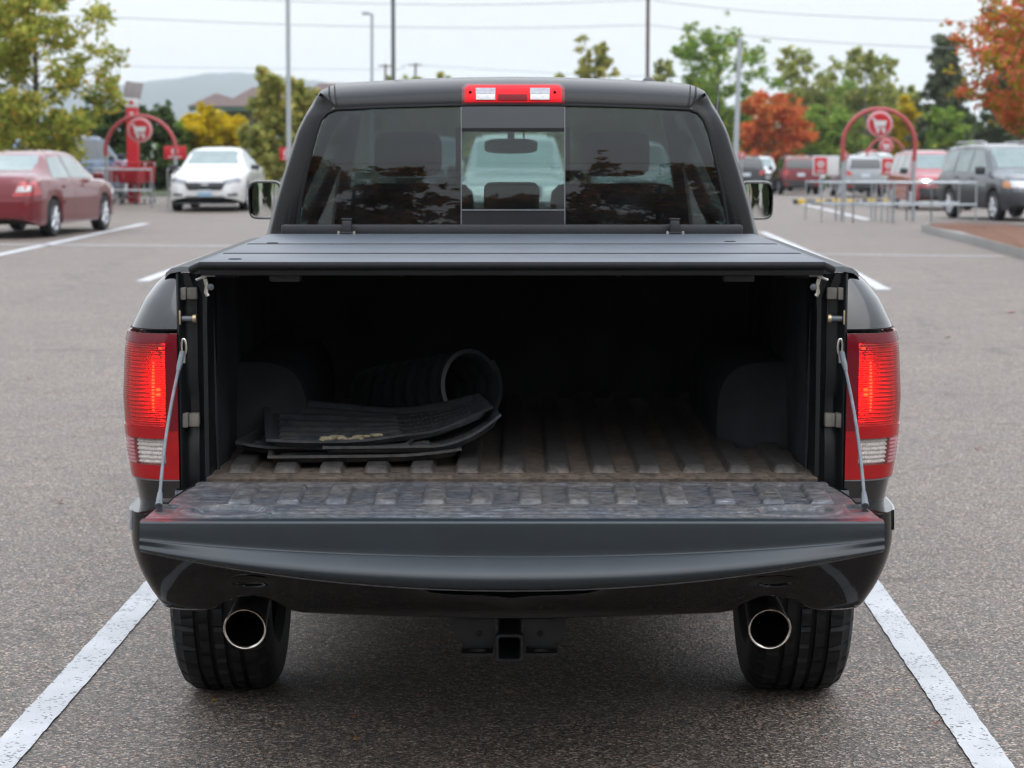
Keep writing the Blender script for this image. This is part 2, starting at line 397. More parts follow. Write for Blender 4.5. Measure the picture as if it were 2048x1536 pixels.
asphalt(); road_paint()
car_paint('truck_black', (0.003, 0.0034, 0.0042), 0.0, 0.2, coat=1.0, spec=0.3)
car_paint('bumper_black', (0.002, 0.0023, 0.003), 0.0, 0.2, coat=0.6, spec=0.05)
car_paint('truck_black_wet', (0.004, 0.0045, 0.0055), 0.0, 0.35, 0.25, coat=0.34, spec=0.1)
plain('jamb_black', (0.006, 0.0075, 0.0095), 0.38, coat=0.35, spec=0.3, var=0.3, nscale=14, rvar=0.15, cr=0.25)
plain('trim_plastic', (0.020, 0.022, 0.025), 0.52, var=0.25, bmp=0.25, bscale=420, bdist=0.001, rvar=0.08)
plain('lip_plastic', (0.011, 0.019, 0.026), 0.40, var=0.2, nscale=9, bmp=0.22, bscale=900, bdist=0.0006, rvar=0.06)
plain('cover_coat', (0.088, 0.106, 0.134), 0.42, var=0.15, bmp=0.45, bscale=520, bdist=0.0012, rvar=0.05)
plain('rubber', (0.005, 0.005, 0.006), 0.7, spec=0.3, var=0.3, nscale=20, rvar=0.1)
plain('tyre_rubber', (0.009, 0.0102, 0.0118), 0.58, spec=0.32, var=0.3, nscale=16, rvar=0.12, bmp=0.2, bscale=150)
plain('liner_wall', (0.026, 0.029, 0.034), 0.75, spec=0.15, var=0.6, nscale=5, rvar=0.12, bmp=0.2, bscale=60)
plain('cavity', (0.006, 0.006, 0.007), 0.8)
plain('dark_metal', (0.022, 0.024, 0.028), 0.55, metal=0.3, var=0.4, nscale=12)
plain('rusty_metal', (0.030, 0.027, 0.026), 0.6, metal=0.4, var=0.5, nscale=25)
plain('zinc', (0.42, 0.40, 0.36), 0.35, metal=0.85, var=0.3, nscale=30, rvar=0.12)
plain('brass_zinc', (0.42, 0.33, 0.20), 0.4, metal=0.7, var=0.35, nscale=40)
plain('bump_stop', (0.17, 0.155, 0.135), 0.6, var=0.3, nscale=40)
plain('cable_grey', (0.16, 0.18, 0.20), 0.45, metal=0.3, var=0.3, nscale=40)
plain('chrome_dark', (0.20, 0.19, 0.18), 0.33, metal=1.0, var=0.3, nscale=18, rvar=0.08)
plain('chrome_lip', (0.55, 0.50, 0.45), 0.22, metal=1.0, var=0.25, nscale=30)
plain('soot', (0.002, 0.002, 0.002), 0.9, spec=0.02)
plain('primer_scuff', (0.30, 0.33, 0.37), 0.5, var=0.35, nscale=18)
plain('trim_glint_grey', (0.20, 0.21, 0.23), 0.5, var=0.3, nscale=30)  # grey for thin trim and for the highlight line on the gate lip
plain('mirror_silver', (0.85, 0.88, 0.87), 0.02, metal=1.0, var=0.01)
plain('seat_cloth', (0.022, 0.023, 0.026), 0.85, var=0.2, bmp=0.3, bscale=120)
plain('cabin_plastic', (0.012, 0.012, 0.014), 0.7)
plain('mat_rubber', (0.034, 0.038, 0.044), 0.38, var=0.45, nscale=12, rvar=0.12, bmp=0.2, bscale=140)
plain('reflector', (0.66, 0.30, 0.26), 0.24, metal=0.8, var=0.05)
plain('lens_red_solid', (0.42, 0.004, 0.008), 0.15, coat=0.5, spec=0.2, var=0.12, nscale=14)
plain('lens_red_dark', (0.22, 0.004, 0.010), 0.25, coat=0.0, spec=0.15, var=0.15, nscale=14)
plain('lens_clear_solid', (0.62, 0.60, 0.60), 0.15, coat=1.0, var=0.15, nscale=60, bmp=0.5, bscale=90, bdist=0.004)
clear('glass_privacy', (0.33, 0.37, 0.375), 1.3, haze=0.035)
clear('glass_slider', (0.72, 0.77, 0.76), 1.0, haze=0.02)
clear('glass_windshield', (0.76, 0.87, 0.84), 0.8)
clear('glass_side', (0.65, 0.72, 0.70), 1.1)
clear('lens_red', (0.90, 0.070, 0.055), 1.1, 0.03, ridges=('Z', 55, 0.25))
clear('lens_clear', (0.95, 0.93, 0.92), 1.3, 0.03)
emit('bulb_hot', (1.0, 0.72, 0.20), 48.0)
emit('headlamp_hot', (1.0, 0.97, 0.92), 60.0)
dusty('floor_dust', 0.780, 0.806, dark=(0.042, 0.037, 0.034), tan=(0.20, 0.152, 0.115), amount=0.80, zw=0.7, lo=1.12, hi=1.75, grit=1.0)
dusty('gate_dust', 0.778, 0.752, dark=(0.070, 0.079, 0.095), tan=(0.215, 0.178, 0.145), amount=0.70, grey=(0.30, 0.33, 0.375), greyamt=0.9, zw=0.18, rough=0.42, lo=0.84, hi=1.36, grit=1.0)
dusty('mat_dust', 0.80, 0.93, dark=(0.040, 0.045, 0.052), tan=(0.17, 0.135, 0.10), amount=0.25, greyamt=0.35, rough=0.30, lo=1.0, hi=1.3, spec=0.6)
# ================================================================== GROUND
def ground_sheet(name, x0, x1, y0, y1, nx, ny, dz, mat):
    me = bpy.data.meshes.new(name); vs = []; fs = []
    for i in range(nx + 1):
        for j in range(ny + 1):
            x = lerp(x0, x1, i / nx); y = lerp(y0, y1, j / ny); vs.append((x, y, gz(x, y) + dz))
    for i in range(nx):
        for j in range(ny):
            a = i * (ny + 1) + j; fs.append((a, a + ny + 1, a + ny + 2, a + 1))
    me.from_pydata(vs, [], fs); me.materials.append(mat); me.shade_smooth()
    o = bpy.data.objects.new(name, me); COL.objects.link(o); return o
plain('turf', (0.075, 0.10, 0.035), 0.9, var=0.4, nscale=0.6, bmp=0.4, bscale=8, bdist=0.05)
plain('kerb_concrete', (0.36, 0.35, 0.33), 0.85, var=0.15, nscale=3, bmp=0.3, bscale=90)
plain('mulch', (0.20, 0.085, 0.045), 0.9, var=0.5, nscale=14, bmp=0.8, bscale=40, bdist=0.03)
tag(ground_sheet('ground', -2290, 2290, -440, 4745, 60, 60, -1.6, MAT['turf']), kind='structure')
tag(ground_sheet('parking_lot', -70, 90, -45, 118, 160, 163, 0.0, MAT['asphalt']), kind='structure')
tag(ground_sheet('grass_verge', -70, -9.5, 64, 118, 40, 40, 0.03, MAT['turf']), kind='structure')

def line(name, pts_px, wid, label=None, ext=None):
    """painted line along ground points (given as picture points or scene points)"""
    P = [G(*p) if len(p) == 2 else Vector(p) for p in pts_px]
    a, b = P; d = (b - a); d.z = 0; L = d.length; d.normalize(); n = Vector((-d.y, d.x, 0)); k = max(2, int(L / (0.05 if a.y < 12 else 0.5)))
    mb = MB()
    rnd = random.Random(int(L * 1000))
    ja = 0.0022 if a.y < 12 else 0.006
    jit = [[rnd.uniform(-ja, ja) for _ in range(k + 1)] for _ in range(2)]
    def fn(u, v):
        q = a + d * (L * u); i = int(round(u * k))
        q = q + n * ((v - 0.5) * wid + jit[0 if v < 0.5 else 1][i]); return (q.x, q.y, gz(q.x, q.y) + 0.005)
    mb.grid(fn, k, 1)
    return tag(mb.build(name, MAT['road_paint'], smooth=0), kind='structure')
LX = G(288, 1200).x
pL0, pL1 = G(-12, 1536), G(288, 1200); pR0, pR1 = G(1988, 1536), G(1755, 1200)
def extend(a, b, y0, y1):
    f = lambda y: Vector((lerp(a.x, b.x, (y - a.y) / (b.y - a.y)), y, 0)); return f(y0), f(y1)
a, b = extend(pL0, pL1, 4.2, 11.4); line('parking_line', [tuple(a), tuple(b)], 0.105)
a, b = extend(pR0, pR1, 4.2, 11.4); line('parking_line', [tuple(a), tuple(b)], 0.105)
a = G(285, 563); b = G(520, 478); line('parking_line', [tuple(a), tuple(b)], 0.16)
a = G(1768, 580); b = G(1524, 464); line('parking_line', [tuple(a), tuple(b)], 0.16)
a = G(-20, 514); b = G(292, 447); line('parking_line', [tuple(a), tuple(b)], 0.17)
a = G(-60, 489); b = G(620, 494); line('parking_line', [tuple(a), tuple(b)], 0.17)
a = G(1560, 507); b = G(2008, 513); line('parking_line', [tuple(a), tuple(b)], 0.17)
a = G(1592, 405); b = G(1738, 440); line('parking_line', [tuple(a), tuple(b)], 0.2)
a = G(205, 408); b = G(318, 404); line('parking_line', [tuple(a), tuple(b)], 0.25)

# planted island with kerb, running off to the right
def island():
    # picture outline of the kerb's outer edge at ground level
    out = [G(*p) for p in ((1843, 463), (1875, 456), (1960, 455), (2090, 466), (2190, 490), (2150, 545), (2040, 516), (1940, 487), (1880, 473))]
    pts = [crom([tuple(p) for p in out + out[:1]], i / 45) for i in range(45)]
    c = Vector((sum(p[0] for p in pts) / 45, sum(p[1] for p in pts) / 45, 0))
    mb = MB(); prof = [(0, 0.0), (0.0, 0.11), (0.03, 0.14), (0.16, 0.14), (0.17, 0.05)]
    def inset(p, d):
        q = Vector((p[0], p[1], 0)); return q + (c - q).normalized() * d
    def fn(u, v):
        p = pts[int(round(u * 45)) % 45]; dd, zz = prof[int(round(v * 4))]; q = inset(p, dd); return (q.x, q.y, gz(q.x, q.y) + zz - (0.05 if v == 0 else 0))
    mb.grid(fn, 45, 4, flip=False); k = mb.build('kerb', MAT['kerb_concrete'], smooth=40); tag(k, kind='structure')
    mb = MB()
    def fm(u, v):
        p = pts[int(round(u * 45)) % 45]; q = inset(p, 0.165); r = q.lerp(c, v)
        return (r.x, r.y, gz(r.x, r.y) + 0.09 + 0.12 * v ** 0.7 + 0.02 * math.sin(r.x * 9) * math.sin(r.y * 7))
    mb.grid(fm, 45, 6); tag(mb.build('mulch_bed', MAT['mulch']), kind='structure')
island()

# ================================================================== FAR HILL, BUILDING
plain('hill_forest', (0.045, 0.062, 0.070), 0.95, var=0.4, nscale=0.012, bmp=0.0)
def hill():
    mb = MB(); Y0 = 4300.0
    prof = [(-700, 186), (-300, 180), (60, 176), (215, 181), (300, 176), (400, 166), (480, 153), (540, 156), (600, 163), (700, 178), (830, 200), (1000, 232), (1200, 262), (1500, 276), (1900, 279)]
    rnd = random.Random(3)
    def fn(u, v):
        px = lerp(-700, 1900, u); top = AT(px, interp([p[0] for p in prof], [p[1] for p in prof], px), Y0)
        z = lerp(-2.0, top.z + rnd.uniform(0, 6.5), math.sin(v * math.pi / 2) ** 0.85 if v < 1 else 1.0)
        return (top.x * (1 + 0.0 * v), Y0 - 1500 * (1 - v), z if v > 0 else -3)
    mb.grid(fn, 260, 14, flip=True)
    tag(mb.build('hill', MAT['hill_forest'], smooth=60), kind='structure')
hill()

plain('roof_shingle', (0.135, 0.085, 0.075), 0.9, var=0.2, nscale=1.2, bmp=0.3, bscale=12, bdist=0.03)
plain('stucco', (0.52, 0.47, 0.39), 0.9, var=0.1, nscale=0.6)
plain('fascia_green', (0.09, 0.17, 0.13), 0.6)
plain('window_dark', (0.03, 0.035, 0.04), 0.1)
def building():
    Y = 150.0
    e = empty('commercial_building', (AT(520, 280, Y).x, Y, 0), 0, 'low beige building with brown hipped roofs and green eaves behind the trees', 'building', world=True)
    x0 = AT(385, 240, Y).x; x1 = AT(900, 240, Y).x
    mb = MB(); mb.box(((x0 + x1) / 2 + 1.0, Y + 9, 0.9), (x1 - x0 - 2.0, 16, 5.8)); mb.build('wall', MAT['stucco'], e, 0)
    mb = MB()
    def hip(pl, pr, pe, pxr0, pxr1, pyr, Yf, dep):
        a = AT(pl, pe, Yf); b = AT(pr, pe, Yf); zr = AT(pxr0, pyr, Yf + dep / 2).z; r0 = AT(pxr0, pyr, Yf + dep / 2).x; r1 = AT(pxr1, pyr, Yf + dep / 2).x
        z = a.z
        mb._add([(a.x, Yf, z), (b.x, Yf, z), (b.x, Yf + dep, z), (a.x, Yf + dep, z), (r0, Yf + dep / 2, zr), (r1, Yf + dep / 2, zr)],
                [(0, 1, 5, 4), (1, 2, 5), (2, 3, 4, 5), (3, 0, 4), (3, 2, 1, 0)])
        return a, b, z
    hip(372, 500, 213, 430, 436, 187, Y - 1.5, 12); hip(436, 660, 213, 506, 560, 174, Y - 1.0, 22); hip(560, 930, 213, 640, 860, 166, Y - 0.5, 24)
    rf = mb.build('roof', MAT['roof_shingle'], e, 0)
    mb = MB(); a = AT(378, 217, Y - 1.3); b = AT(905, 217, Y - 1.3); mb.box(((a.x + b.x) / 2, Y - 1.25, a.z), (b.x - a.x, 0.3, 0.32)); mb.build('fascia', MAT['fascia_green'], e, 0)
    for px in (470, 520, 570, 630, 690, 760, 830):
        p = AT(px, 245, Y); mb = MB(); mb.box((p.x, Y + 0.98, p.z), (1.3, 0.14, 1.2)); wi = mb.build('window', MAT['stucco'], e, 0)
        mb = MB(); mb.box((p.x, Y + 0.94, p.z), (1.1, 0.14, 1.0)); mb.build('pane', MAT['window_dark'], wi, 0)
building()

# ================================================================== TREES
plain('bark', (0.085, 0.068, 0.055), 0.9, var=0.35, nscale=8, bmp=0.6, bscale=30, bdist=0.02)
plain('bark_pale', (0.32, 0.30, 0.27), 0.85, var=0.35, nscale=6, bmp=0.4, bscale=30, bdist=0.02)
leafmat('leaf_yellowgreen', [(0, (0.280, 0.355, 0.066)), (0.5, (0.505, 0.560, 0.112)), (0.88, (0.747, 0.691, 0.150)), (1, (0.980, 0.524, 0.131))], 0.5)
leafmat('leaf_dark', [(0, (0.046, 0.085, 0.033)), (0.6, (0.098, 0.163, 0.052)), (1, (0.195, 0.247, 0.078))], 0.4)
leafmat('leaf_yellow', [(0, (0.517, 0.437, 0.034)), (0.5, (0.920, 0.690, 0.023)), (0.9, (0.950, 0.713, 0.034)), (1, (0.920, 0.483, 0.034))], 0.5)
leafmat('leaf_olive', [(0, (0.261, 0.319, 0.083)), (0.55, (0.523, 0.541, 0.150)), (1, (0.859, 0.710, 0.207))], 0.5)
leafmat('leaf_green', [(0, (0.153, 0.286, 0.053)), (0.55, (0.321, 0.536, 0.107)), (0.95, (0.590, 0.679, 0.159)), (1, (0.980, 0.786, 0.126))], 0.5)
leafmat('leaf_birch', [(0, (0.263, 0.350, 0.105)), (0.55, (0.490, 0.560, 0.175)), (1, (0.840, 0.752, 0.245))], 0.5)
leafmat('leaf_red', [(0, (0.554, 0.099, 0.046)), (0.45, (0.980, 0.224, 0.079)), (0.8, (0.980, 0.330, 0.132)), (1, (0.980, 0.554, 0.106))], 0.5)
leafmat('leaf_maple', [(0, (0.288, 0.360, 0.048)), (0.30, (0.552, 0.480, 0.072)), (0.5, (0.900, 0.312, 0.108)), (0.8, (0.936, 0.192, 0.132)), (1, (0.950, 0.408, 0.264))], 0.5)
leafmat('leaf_pine', [(0, (0.078, 0.117, 0.072)), (0.6, (0.156, 0.202, 0.111)), (1, (0.312, 0.325, 0.182))], 0.2)
leafmat('leaf_bronze', [(0, (0.150, 0.105, 0.030)), (0.5, (0.510, 0.255, 0.060)), (1, (0.900, 0.360, 0.090))], 0.4)

def quads_obj(name, Q, mat, parent):
    n = len(Q); me = bpy.data.meshes.new(name)
    me.vertices.add(n * 4); me.loops.add(n * 4); me.polygons.add(n)
    me.vertices.foreach_set('co', Q.reshape(-1).astype(np.float32))
    me.loops.foreach_set('vertex_index', np.arange(n * 4, dtype=np.int32))
    me.polygons.foreach_set('loop_start', np.arange(0, n * 4, 4, dtype=np.int32)); me.polygons.foreach_set('loop_total', np.full(n, 4, dtype=np.int32))
    me.update(calc_edges=True); me.materials.append(mat)
    o = bpy.data.objects.new(name, me); COL.objects.link(o); o.parent = parent; return o
def leaves(rng, centres, rad, per, size, flat=0.0):
    C = np.repeat(np.asarray(centres), per, 0); n = len(C)
    d = rng.normal(size=(n, 3)); d /= np.linalg.norm(d, axis=1)[:, None]
    rr = rad if np.isscalar(rad) else np.repeat(np.asarray(rad), per)[:, None]
    pos = C + d * rr * (rng.random((n, 1)) ** 0.45) * np.array([1, 1, 0.75])
    a = rng.normal(size=(n, 3)); a[:, 2] *= (1 - flat); a /= np.linalg.norm(a, axis=1)[:, None]
    b = np.cross(a, rng.normal(size=(n, 3))); b /= np.linalg.norm(b, axis=1)[:, None]
    s = size * (0.6 + 0.8 * rng.random((n, 1)))
    tip = a * s; side = b * s * 0.42
    return np.stack([pos - tip, pos + side - tip * 0.1, pos + tip, pos - side - tip * 0.1], 1)
def tree(px, base_py, Y, top_py, half_px, mat, label, name='tree', cat='tree', group=None, seed=1, shape='round', low=0.22, dens=1.0, leaf=0.16, bark='bark', X=None, H=None, W=None, gaps=0.25, clump=None, trunk_h=None):
    rng = np.random.default_rng(seed)
    if X is None:
        X = AT(px, 280, Y).x; zb = gz(X, Y); H = AT(px, top_py, Y).z - zb; W = half_px / ppm(Y)
    else: zb = gz(X, Y)
    e = empty(name, (X, Y, zb), 0, label, cat, group)
    cz0 = H * low
    # branches
    mb = MB(); tr = max(0.05, 0.016 * H + 0.012 * W); lean = rng.normal(0, 0.03 * H, 2)
    spine = [(lean[0] * t, lean[1] * t, H * 0.93 * t - (0.25 if t == 0 else 0)) for t in (0, 0.2, 0.4, 0.6, 0.8, 1.0)]
    mb.tube(spine, [tr * 1.25, tr, tr * 0.8, tr * 0.55, tr * 0.33, tr * 0.1], 7)
    cents = []; nb = 26 if shape != 'cone' else 60
    for k in range(nb):
        t = lerp(low + 0.02, 0.94, (k + 0.5) / nb); an = k * 2.399 + rng.normal(0, 0.3)
        if shape == 'cone': r = W * (1 - (t - low) / (1.0 - low)) ** 0.85 * rng.uniform(0.75, 1.08) + 0.1
        elif shape == 'upright': r = W * (0.35 + 0.65 * math.sin(math.pi * min(1, (t - low) / (1 - low) * 0.82 + 0.14))) * rng.uniform(0.6, 1.1)
        elif shape == 'spread': r = W * (0.55 + 0.45 * math.sin(math.pi * ((t - low) / (1 - low)))) * rng.uniform(0.6, 1.1)
        else: r = W * math.sqrt(max(0.06, 1 - ((t - low) / (1 - low) * 1.9 - 0.85) ** 2 * 0.95)) * rng.uniform(0.62, 1.1)
        z0 = H * 0.93 * max(0.1, t - (0.12 if shape != 'cone' else 0.0)); z1 = H * t + (0.05 * H if shape == 'upright' else 0) - (0.10 * r if shape == 'cone' else 0)
        sx, sy = lean[0] * t, lean[1] * t
        tip = (sx + r * math.cos(an), sy + r * math.sin(an), z1)
        mid = (sx + 0.5 * r * math.cos(an + 0.12), sy + 0.5 * r * math.sin(an + 0.12), lerp(z0, z1, 0.62))
        mb.tube([(sx, sy, z0), mid, tip], [tr * 0.38 * (1.1 - t), tr * 0.22 * (1.1 - t), 0.012], 5, cap=False)
        m = 4 if shape != 'cone' else 6
        for q in range(m):
            f = lerp(0.35 if shape != 'cone' else 0.15, 1.0, (q + 1) / m); jit = rng.normal(0, 0.10 * W if shape != 'cone' else 0.05 * W, 3)
            if shape == 'cone': jit[2] *= 0.4
            if rng.random() < gaps * 0.5: continue
            cents.append([sx + f * r * math.cos(an) + jit[0], sy + f * r * math.sin(an) + jit[1], lerp(z0, z1, f) + jit[2]])
    mb.build('trunk', MAT[bark], None).parent = e
    cents = np.array(cents); cr_ = clump or (0.21 * W if shape != 'cone' else 0.13 * W)
    rad = cr_ * (0.6 + 0.8 * rng.random(len(cents)))
    vol = len(cents) * cr_ ** 2 / leaf ** 2
    per = int(np.clip(dens * 9.5 * cr_ ** 2 / leaf ** 2, 12, 60))
    Q = leaves(rng, cents, rad, per, leaf, 0.3)
    j = rng.integers(0, len(cents), len(cents) * 4); Q2 = leaves(rng, cents[j] + rng.normal(0, 0.11 * W if shape != 'cone' else 0.06 * W, (len(j), 3)), cr_ * 0.5, max(6, per // 4), leaf * 0.85, 0.3)
    Q = np.concatenate([Q, Q2])
    quads_obj('crown', Q, MAT[mat], e); return e

# behind the lot, left to right as they stand
tree(72, 290, 52, -60, 150, 'leaf_yellowgreen', 'tall airy yellow-green tree behind the dark red sedan', seed=11, low=0.2, dens=1.1, leaf=0.095, gaps=0.12, clump=0.36)
tree(222, 290, 66, 190, 62, 'leaf_dark', 'dark green bushy tree behind the red pylon', seed=12, low=0.02, dens=1.4, leaf=0.13, gaps=0.1)
tree(296, 290, 70, 205, 62, 'leaf_dark', 'dark green shrub between the red pylon and the yellow tree', seed=13, low=0.02, dens=1.4, leaf=0.13, gaps=0.1)
tree(140, 290, 72, 225, 80, 'leaf_dark', 'dark low tree under the tall yellow-green tree', seed=14, low=0.02, dens=1.4, leaf=0.14, gaps=0.1)
tree(20, 290, 76, 215, 80, 'leaf_green', 'low green tree at the far left edge behind the sedan roof', seed=15, low=0.02, dens=1.3, leaf=0.14, gaps=0.1)
tree(420, 290, 74, 208, 78, 'leaf_yellow', 'bright yellow autumn tree behind the white sedan', seed=16, low=0.06, dens=1.3, leaf=0.13, gaps=0.2, clump=0.3)
tree(345, 290, 73, 232, 40, 'leaf_green', 'small green bush left of the bright yellow tree', seed=17, low=0.02, dens=1.2, leaf=0.13, gaps=0.1)
tree(548, 290, 70, 138, 36, 'leaf_olive', 'slim olive tree beside the pale lamp pole', seed=18, low=0.06, shape='upright', dens=1.2, leaf=0.12, gaps=0.2, clump=0.24)
tree(606, 290, 72, 150, 34, 'leaf_olive', 'slim olive tree just left of the cab pillar', seed=19, low=0.06, shape='upright', dens=1.2, leaf=0.12, gaps=0.25, clump=0.22)
tree(505, 290, 66, 245, 38, 'leaf_olive', 'low olive shrub behind the white sedan roof', seed=20, low=0.02, dens=1.2, leaf=0.12, gaps=0.1)
for k, (px, tp, hp, mt, lab) in enumerate([(800, 148, 22, 'leaf_olive', 'distant ochre treetop over the roof beside the dark pole'), (850, 142, 30, 'leaf_yellowgreen', 'distant yellowish treetop over the cab roof, left one'), (890, 136, 28, 'leaf_yellowgreen', 'distant yellowish treetop over the cab roof, right one'),
        (1118, 130, 26, 'leaf_olive', 'small round green treetop just above the brake light'), (1178, 78, 46, 'leaf_olive', 'pointed green treetop above the cab roof left of the brown pole'), (1265, 150, 22, 'leaf_green', 'tiny green treetop beside the brown pole'),
        (1330, 98, 30, 'leaf_birch', 'thin green tree right of the brown pole')]):
    tree(px, 290, 110 + 4 * k, tp, hp, mt, lab, group='treetops seen over the cab roof', seed=40 + k, low=0.25, shape='upright' if hp > 40 else 'round', dens=1.1, leaf=0.17, gaps=0.3)
tree(1432, 290, 128, 52, 112, 'leaf_green', 'broad tall green tree behind the pale lamp pole', seed=50, low=0.12, shape='upright', dens=1.25, leaf=0.16, gaps=0.25, clump=0.5)
tree(1550, 290, 122, 178, 74, 'leaf_red', 'bright orange-red autumn tree behind the maroon hatchback', seed=51, low=0.04, dens=1.4, leaf=0.15, gaps=0.12)
tree(1618, 290, 134, 88, 72, 'leaf_birch', 'airy olive birch left of the big cart arch', seed=52, low=0.12, shape='upright', dens=1.0, leaf=0.15, gaps=0.4, bark='bark_pale', clump=0.42)
tree(1728, 290, 132, 86, 72, 'leaf_birch', 'airy olive birch directly above the big cart arch', seed=53, low=0.12, shape='upright', dens=1.0, leaf=0.15, gaps=0.4, bark='bark_pale', clump=0.42)
tree(1660, 290, 126, 205, 62, 'leaf_green', 'rounded green tree inside the left side of the arch', seed=54, low=0.02, dens=1.3, leaf=0.15, gaps=0.12)
tree(1812, 290, 130, 190, 46, 'leaf_yellow', 'yellow autumn tree right of the cart sign', seed=55, low=0.08, dens=1.0, leaf=0.14, gaps=0.35, clump=0.3)
tree(1894, 290, 124, 55, 82, 'leaf_pine', 'tall grey-green pine left of the red maple', name='pine_tree', seed=56, low=0.06, shape='cone', dens=1.0, leaf=0.14, gaps=0.2)
tree(2010, 290, 126, 40, 80, 'leaf_pine', 'dark pine standing behind the red maple branches', name='pine_tree', seed=57, low=0.06, shape='cone', dens=1.2, leaf=0.15, gaps=0.15)
tree(1890, 290, 121, 208, 48, 'leaf_green', 'small green tree behind the dark grey SUV', seed=58, low=0.03, dens=1.3, leaf=0.14, gaps=0.1)
tree(1770, 290, 142, 225, 80, 'leaf_dark', 'dark tree filling the gap under the cart arch', seed=59, low=0.02, dens=1.3, leaf=0.18, gaps=0.08)
tree(1985, 290, 138, 225, 80, 'leaf_dark', 'dark tree behind the roof of the dark grey SUV', seed=60, low=0.02, dens=1.3, leaf=0.18, gaps=0.08)
tree(1480, 290, 138, 235, 60, 'leaf_olive', 'low olive tree left of the orange-red tree', seed=61, low=0.02, dens=1.3, leaf=0.18, gaps=0.08)
tree(1600, 290, 140, 168, 66, 'leaf_birch', 'pale green tree filling the gap right of the orange-red tree', seed=64, low=0.02, dens=1.2, leaf=0.17, gaps=0.1)
tree(1700, 290, 144, 150, 70, 'leaf_green', 'green tree rising behind the cart sign', seed=65, low=0.02, dens=1.2, leaf=0.17, gaps=0.1)
tree(1800, 290, 146, 160, 60, 'leaf_birch', 'pale green tree between the birches and the pine', seed=66, low=0.02, dens=1.2, leaf=0.17, gaps=0.12)
tree(1400, 290, 140, 150, 70, 'leaf_green', 'green tree behind the right roof pillar', seed=67, low=0.02, dens=1.2, leaf=0.17, gaps=0.12)
tree(1250, 290, 130, 205, 150, 'leaf_green', 'wide green tree hidden behind the cab, seen through the glass', seed=62, low=0.02, dens=1.2, leaf=0.2, gaps=0.1)
tree(930, 290, 128, 205, 150, 'leaf_olive', 'wide olive tree behind the cab, seen through the sliding window', seed=63, low=0.02, dens=1.2, leaf=0.2, gaps=0.1)
tree(None, None, 41, None, None, 'leaf_maple', 'red and green maple at the right edge by the mulch island', seed=71, X=AT(2105, 280, 41).x, H=5.0, W=1.9, low=0.43, dens=1.1, leaf=0.075, gaps=0.25, clump=0.30)
# trees the rear window mirrors, across the lane behind the photographer
for k, (x, y, h, wd, mt) in enumerate([(-5.2, -15.5, 6.6, 3.3, 'leaf_bronze'), (4.8, -16.5, 6.9, 3.4, 'leaf_bronze'), (-0.6, -24, 5.2, 2.2, 'leaf_bronze'), (-21, -27, 7.5, 4.4, 'leaf_dark'), (20, -28, 7.5, 4.6, 'leaf_dark'), (-14, -36, 6.0, 4.4, 'leaf_dark'), (1, -40, 4.6, 5.0, 'leaf_dark'), (14, -36, 6.0, 4.6, 'leaf_dark'), (-33, -22, 8, 4.6, 'leaf_dark'), (33, -22, 8, 4.6, 'leaf_dark')]):
    tree(None, None, y, None, None, mt, ('bronze tree mirrored in the left rear pane', 'bronze tree mirrored in the right rear pane', 'small bronze tree mirrored in the sliding window')[k] if k < 3 else 'dark tree behind the camera mirrored in the black paint', group='trees mirrored in the rear window', seed=80 + k, X=x, H=h, W=wd, low=0.26 if k < 3 else 0.05, shape='spread' if k < 3 else 'round', dens=0.9, leaf=0.2 if k < 3 else 0.28, gaps=0.3 if k < 3 else 0.05, clump=0.5 if k < 3 else 1.0)
# ================================================================== PICKUP TRUCK
T = empty('pickup_truck', (0, 6.42, 0), 0, 'black pickup truck with its tailgate lowered and an open bed', 'pickup truck', world=True)
def part(mb, name, mat, parent=T, smooth=38):
    o = mb.build(name, mat, None, smooth); o.parent = parent
    o.matrix_parent_inverse = Matrix.Translation(-Vector(T['_world'])) if parent is T else Matrix()
    return o
BLK = MAT['truck_black']
# ---- bed sides
SZ = [0.50, 0.62, 0.71, 0.78, 0.85, 0.976, 1.10, 1.158, 1.227, 1.268, 1.292, 1.302]
SX = [0.93, 0.950, 0.965, 0.980, 0.990, 0.997, 0.990, 0.977, 0.946, 0.917, 0.890, 0.866]
XI = 0.842
def sideX(z): return interp(SZ, SX, z)
def tailpt(a, z, off=0.0):
    """a in radians: 0 = inner edge of the rear face, pi/2 = the flank; above that, metres along the flank"""
    W_ = sideX(z) - XI; D = 0.15; lean = 0.09 * max(0, (z - 1.10) / 0.2) ** 2
    if a <= math.pi / 2:
        ex = 0.8
        x = XI + W_ * math.sin(a) ** ex; y = 5.447 + D * (1 - math.cos(a) ** ex) + lean
        nx, ny = math.sin(a), -math.cos(a)
        x += off * nx; y += off * ny
    else:
        x = sideX(z) + off; y = 5.447 + D + lean + (a - math.pi / 2)
    return (x, y, z)
ZL0, ZL1 = 0.776, 1.147          # tail light opening
AF = math.pi / 2 + 0.16
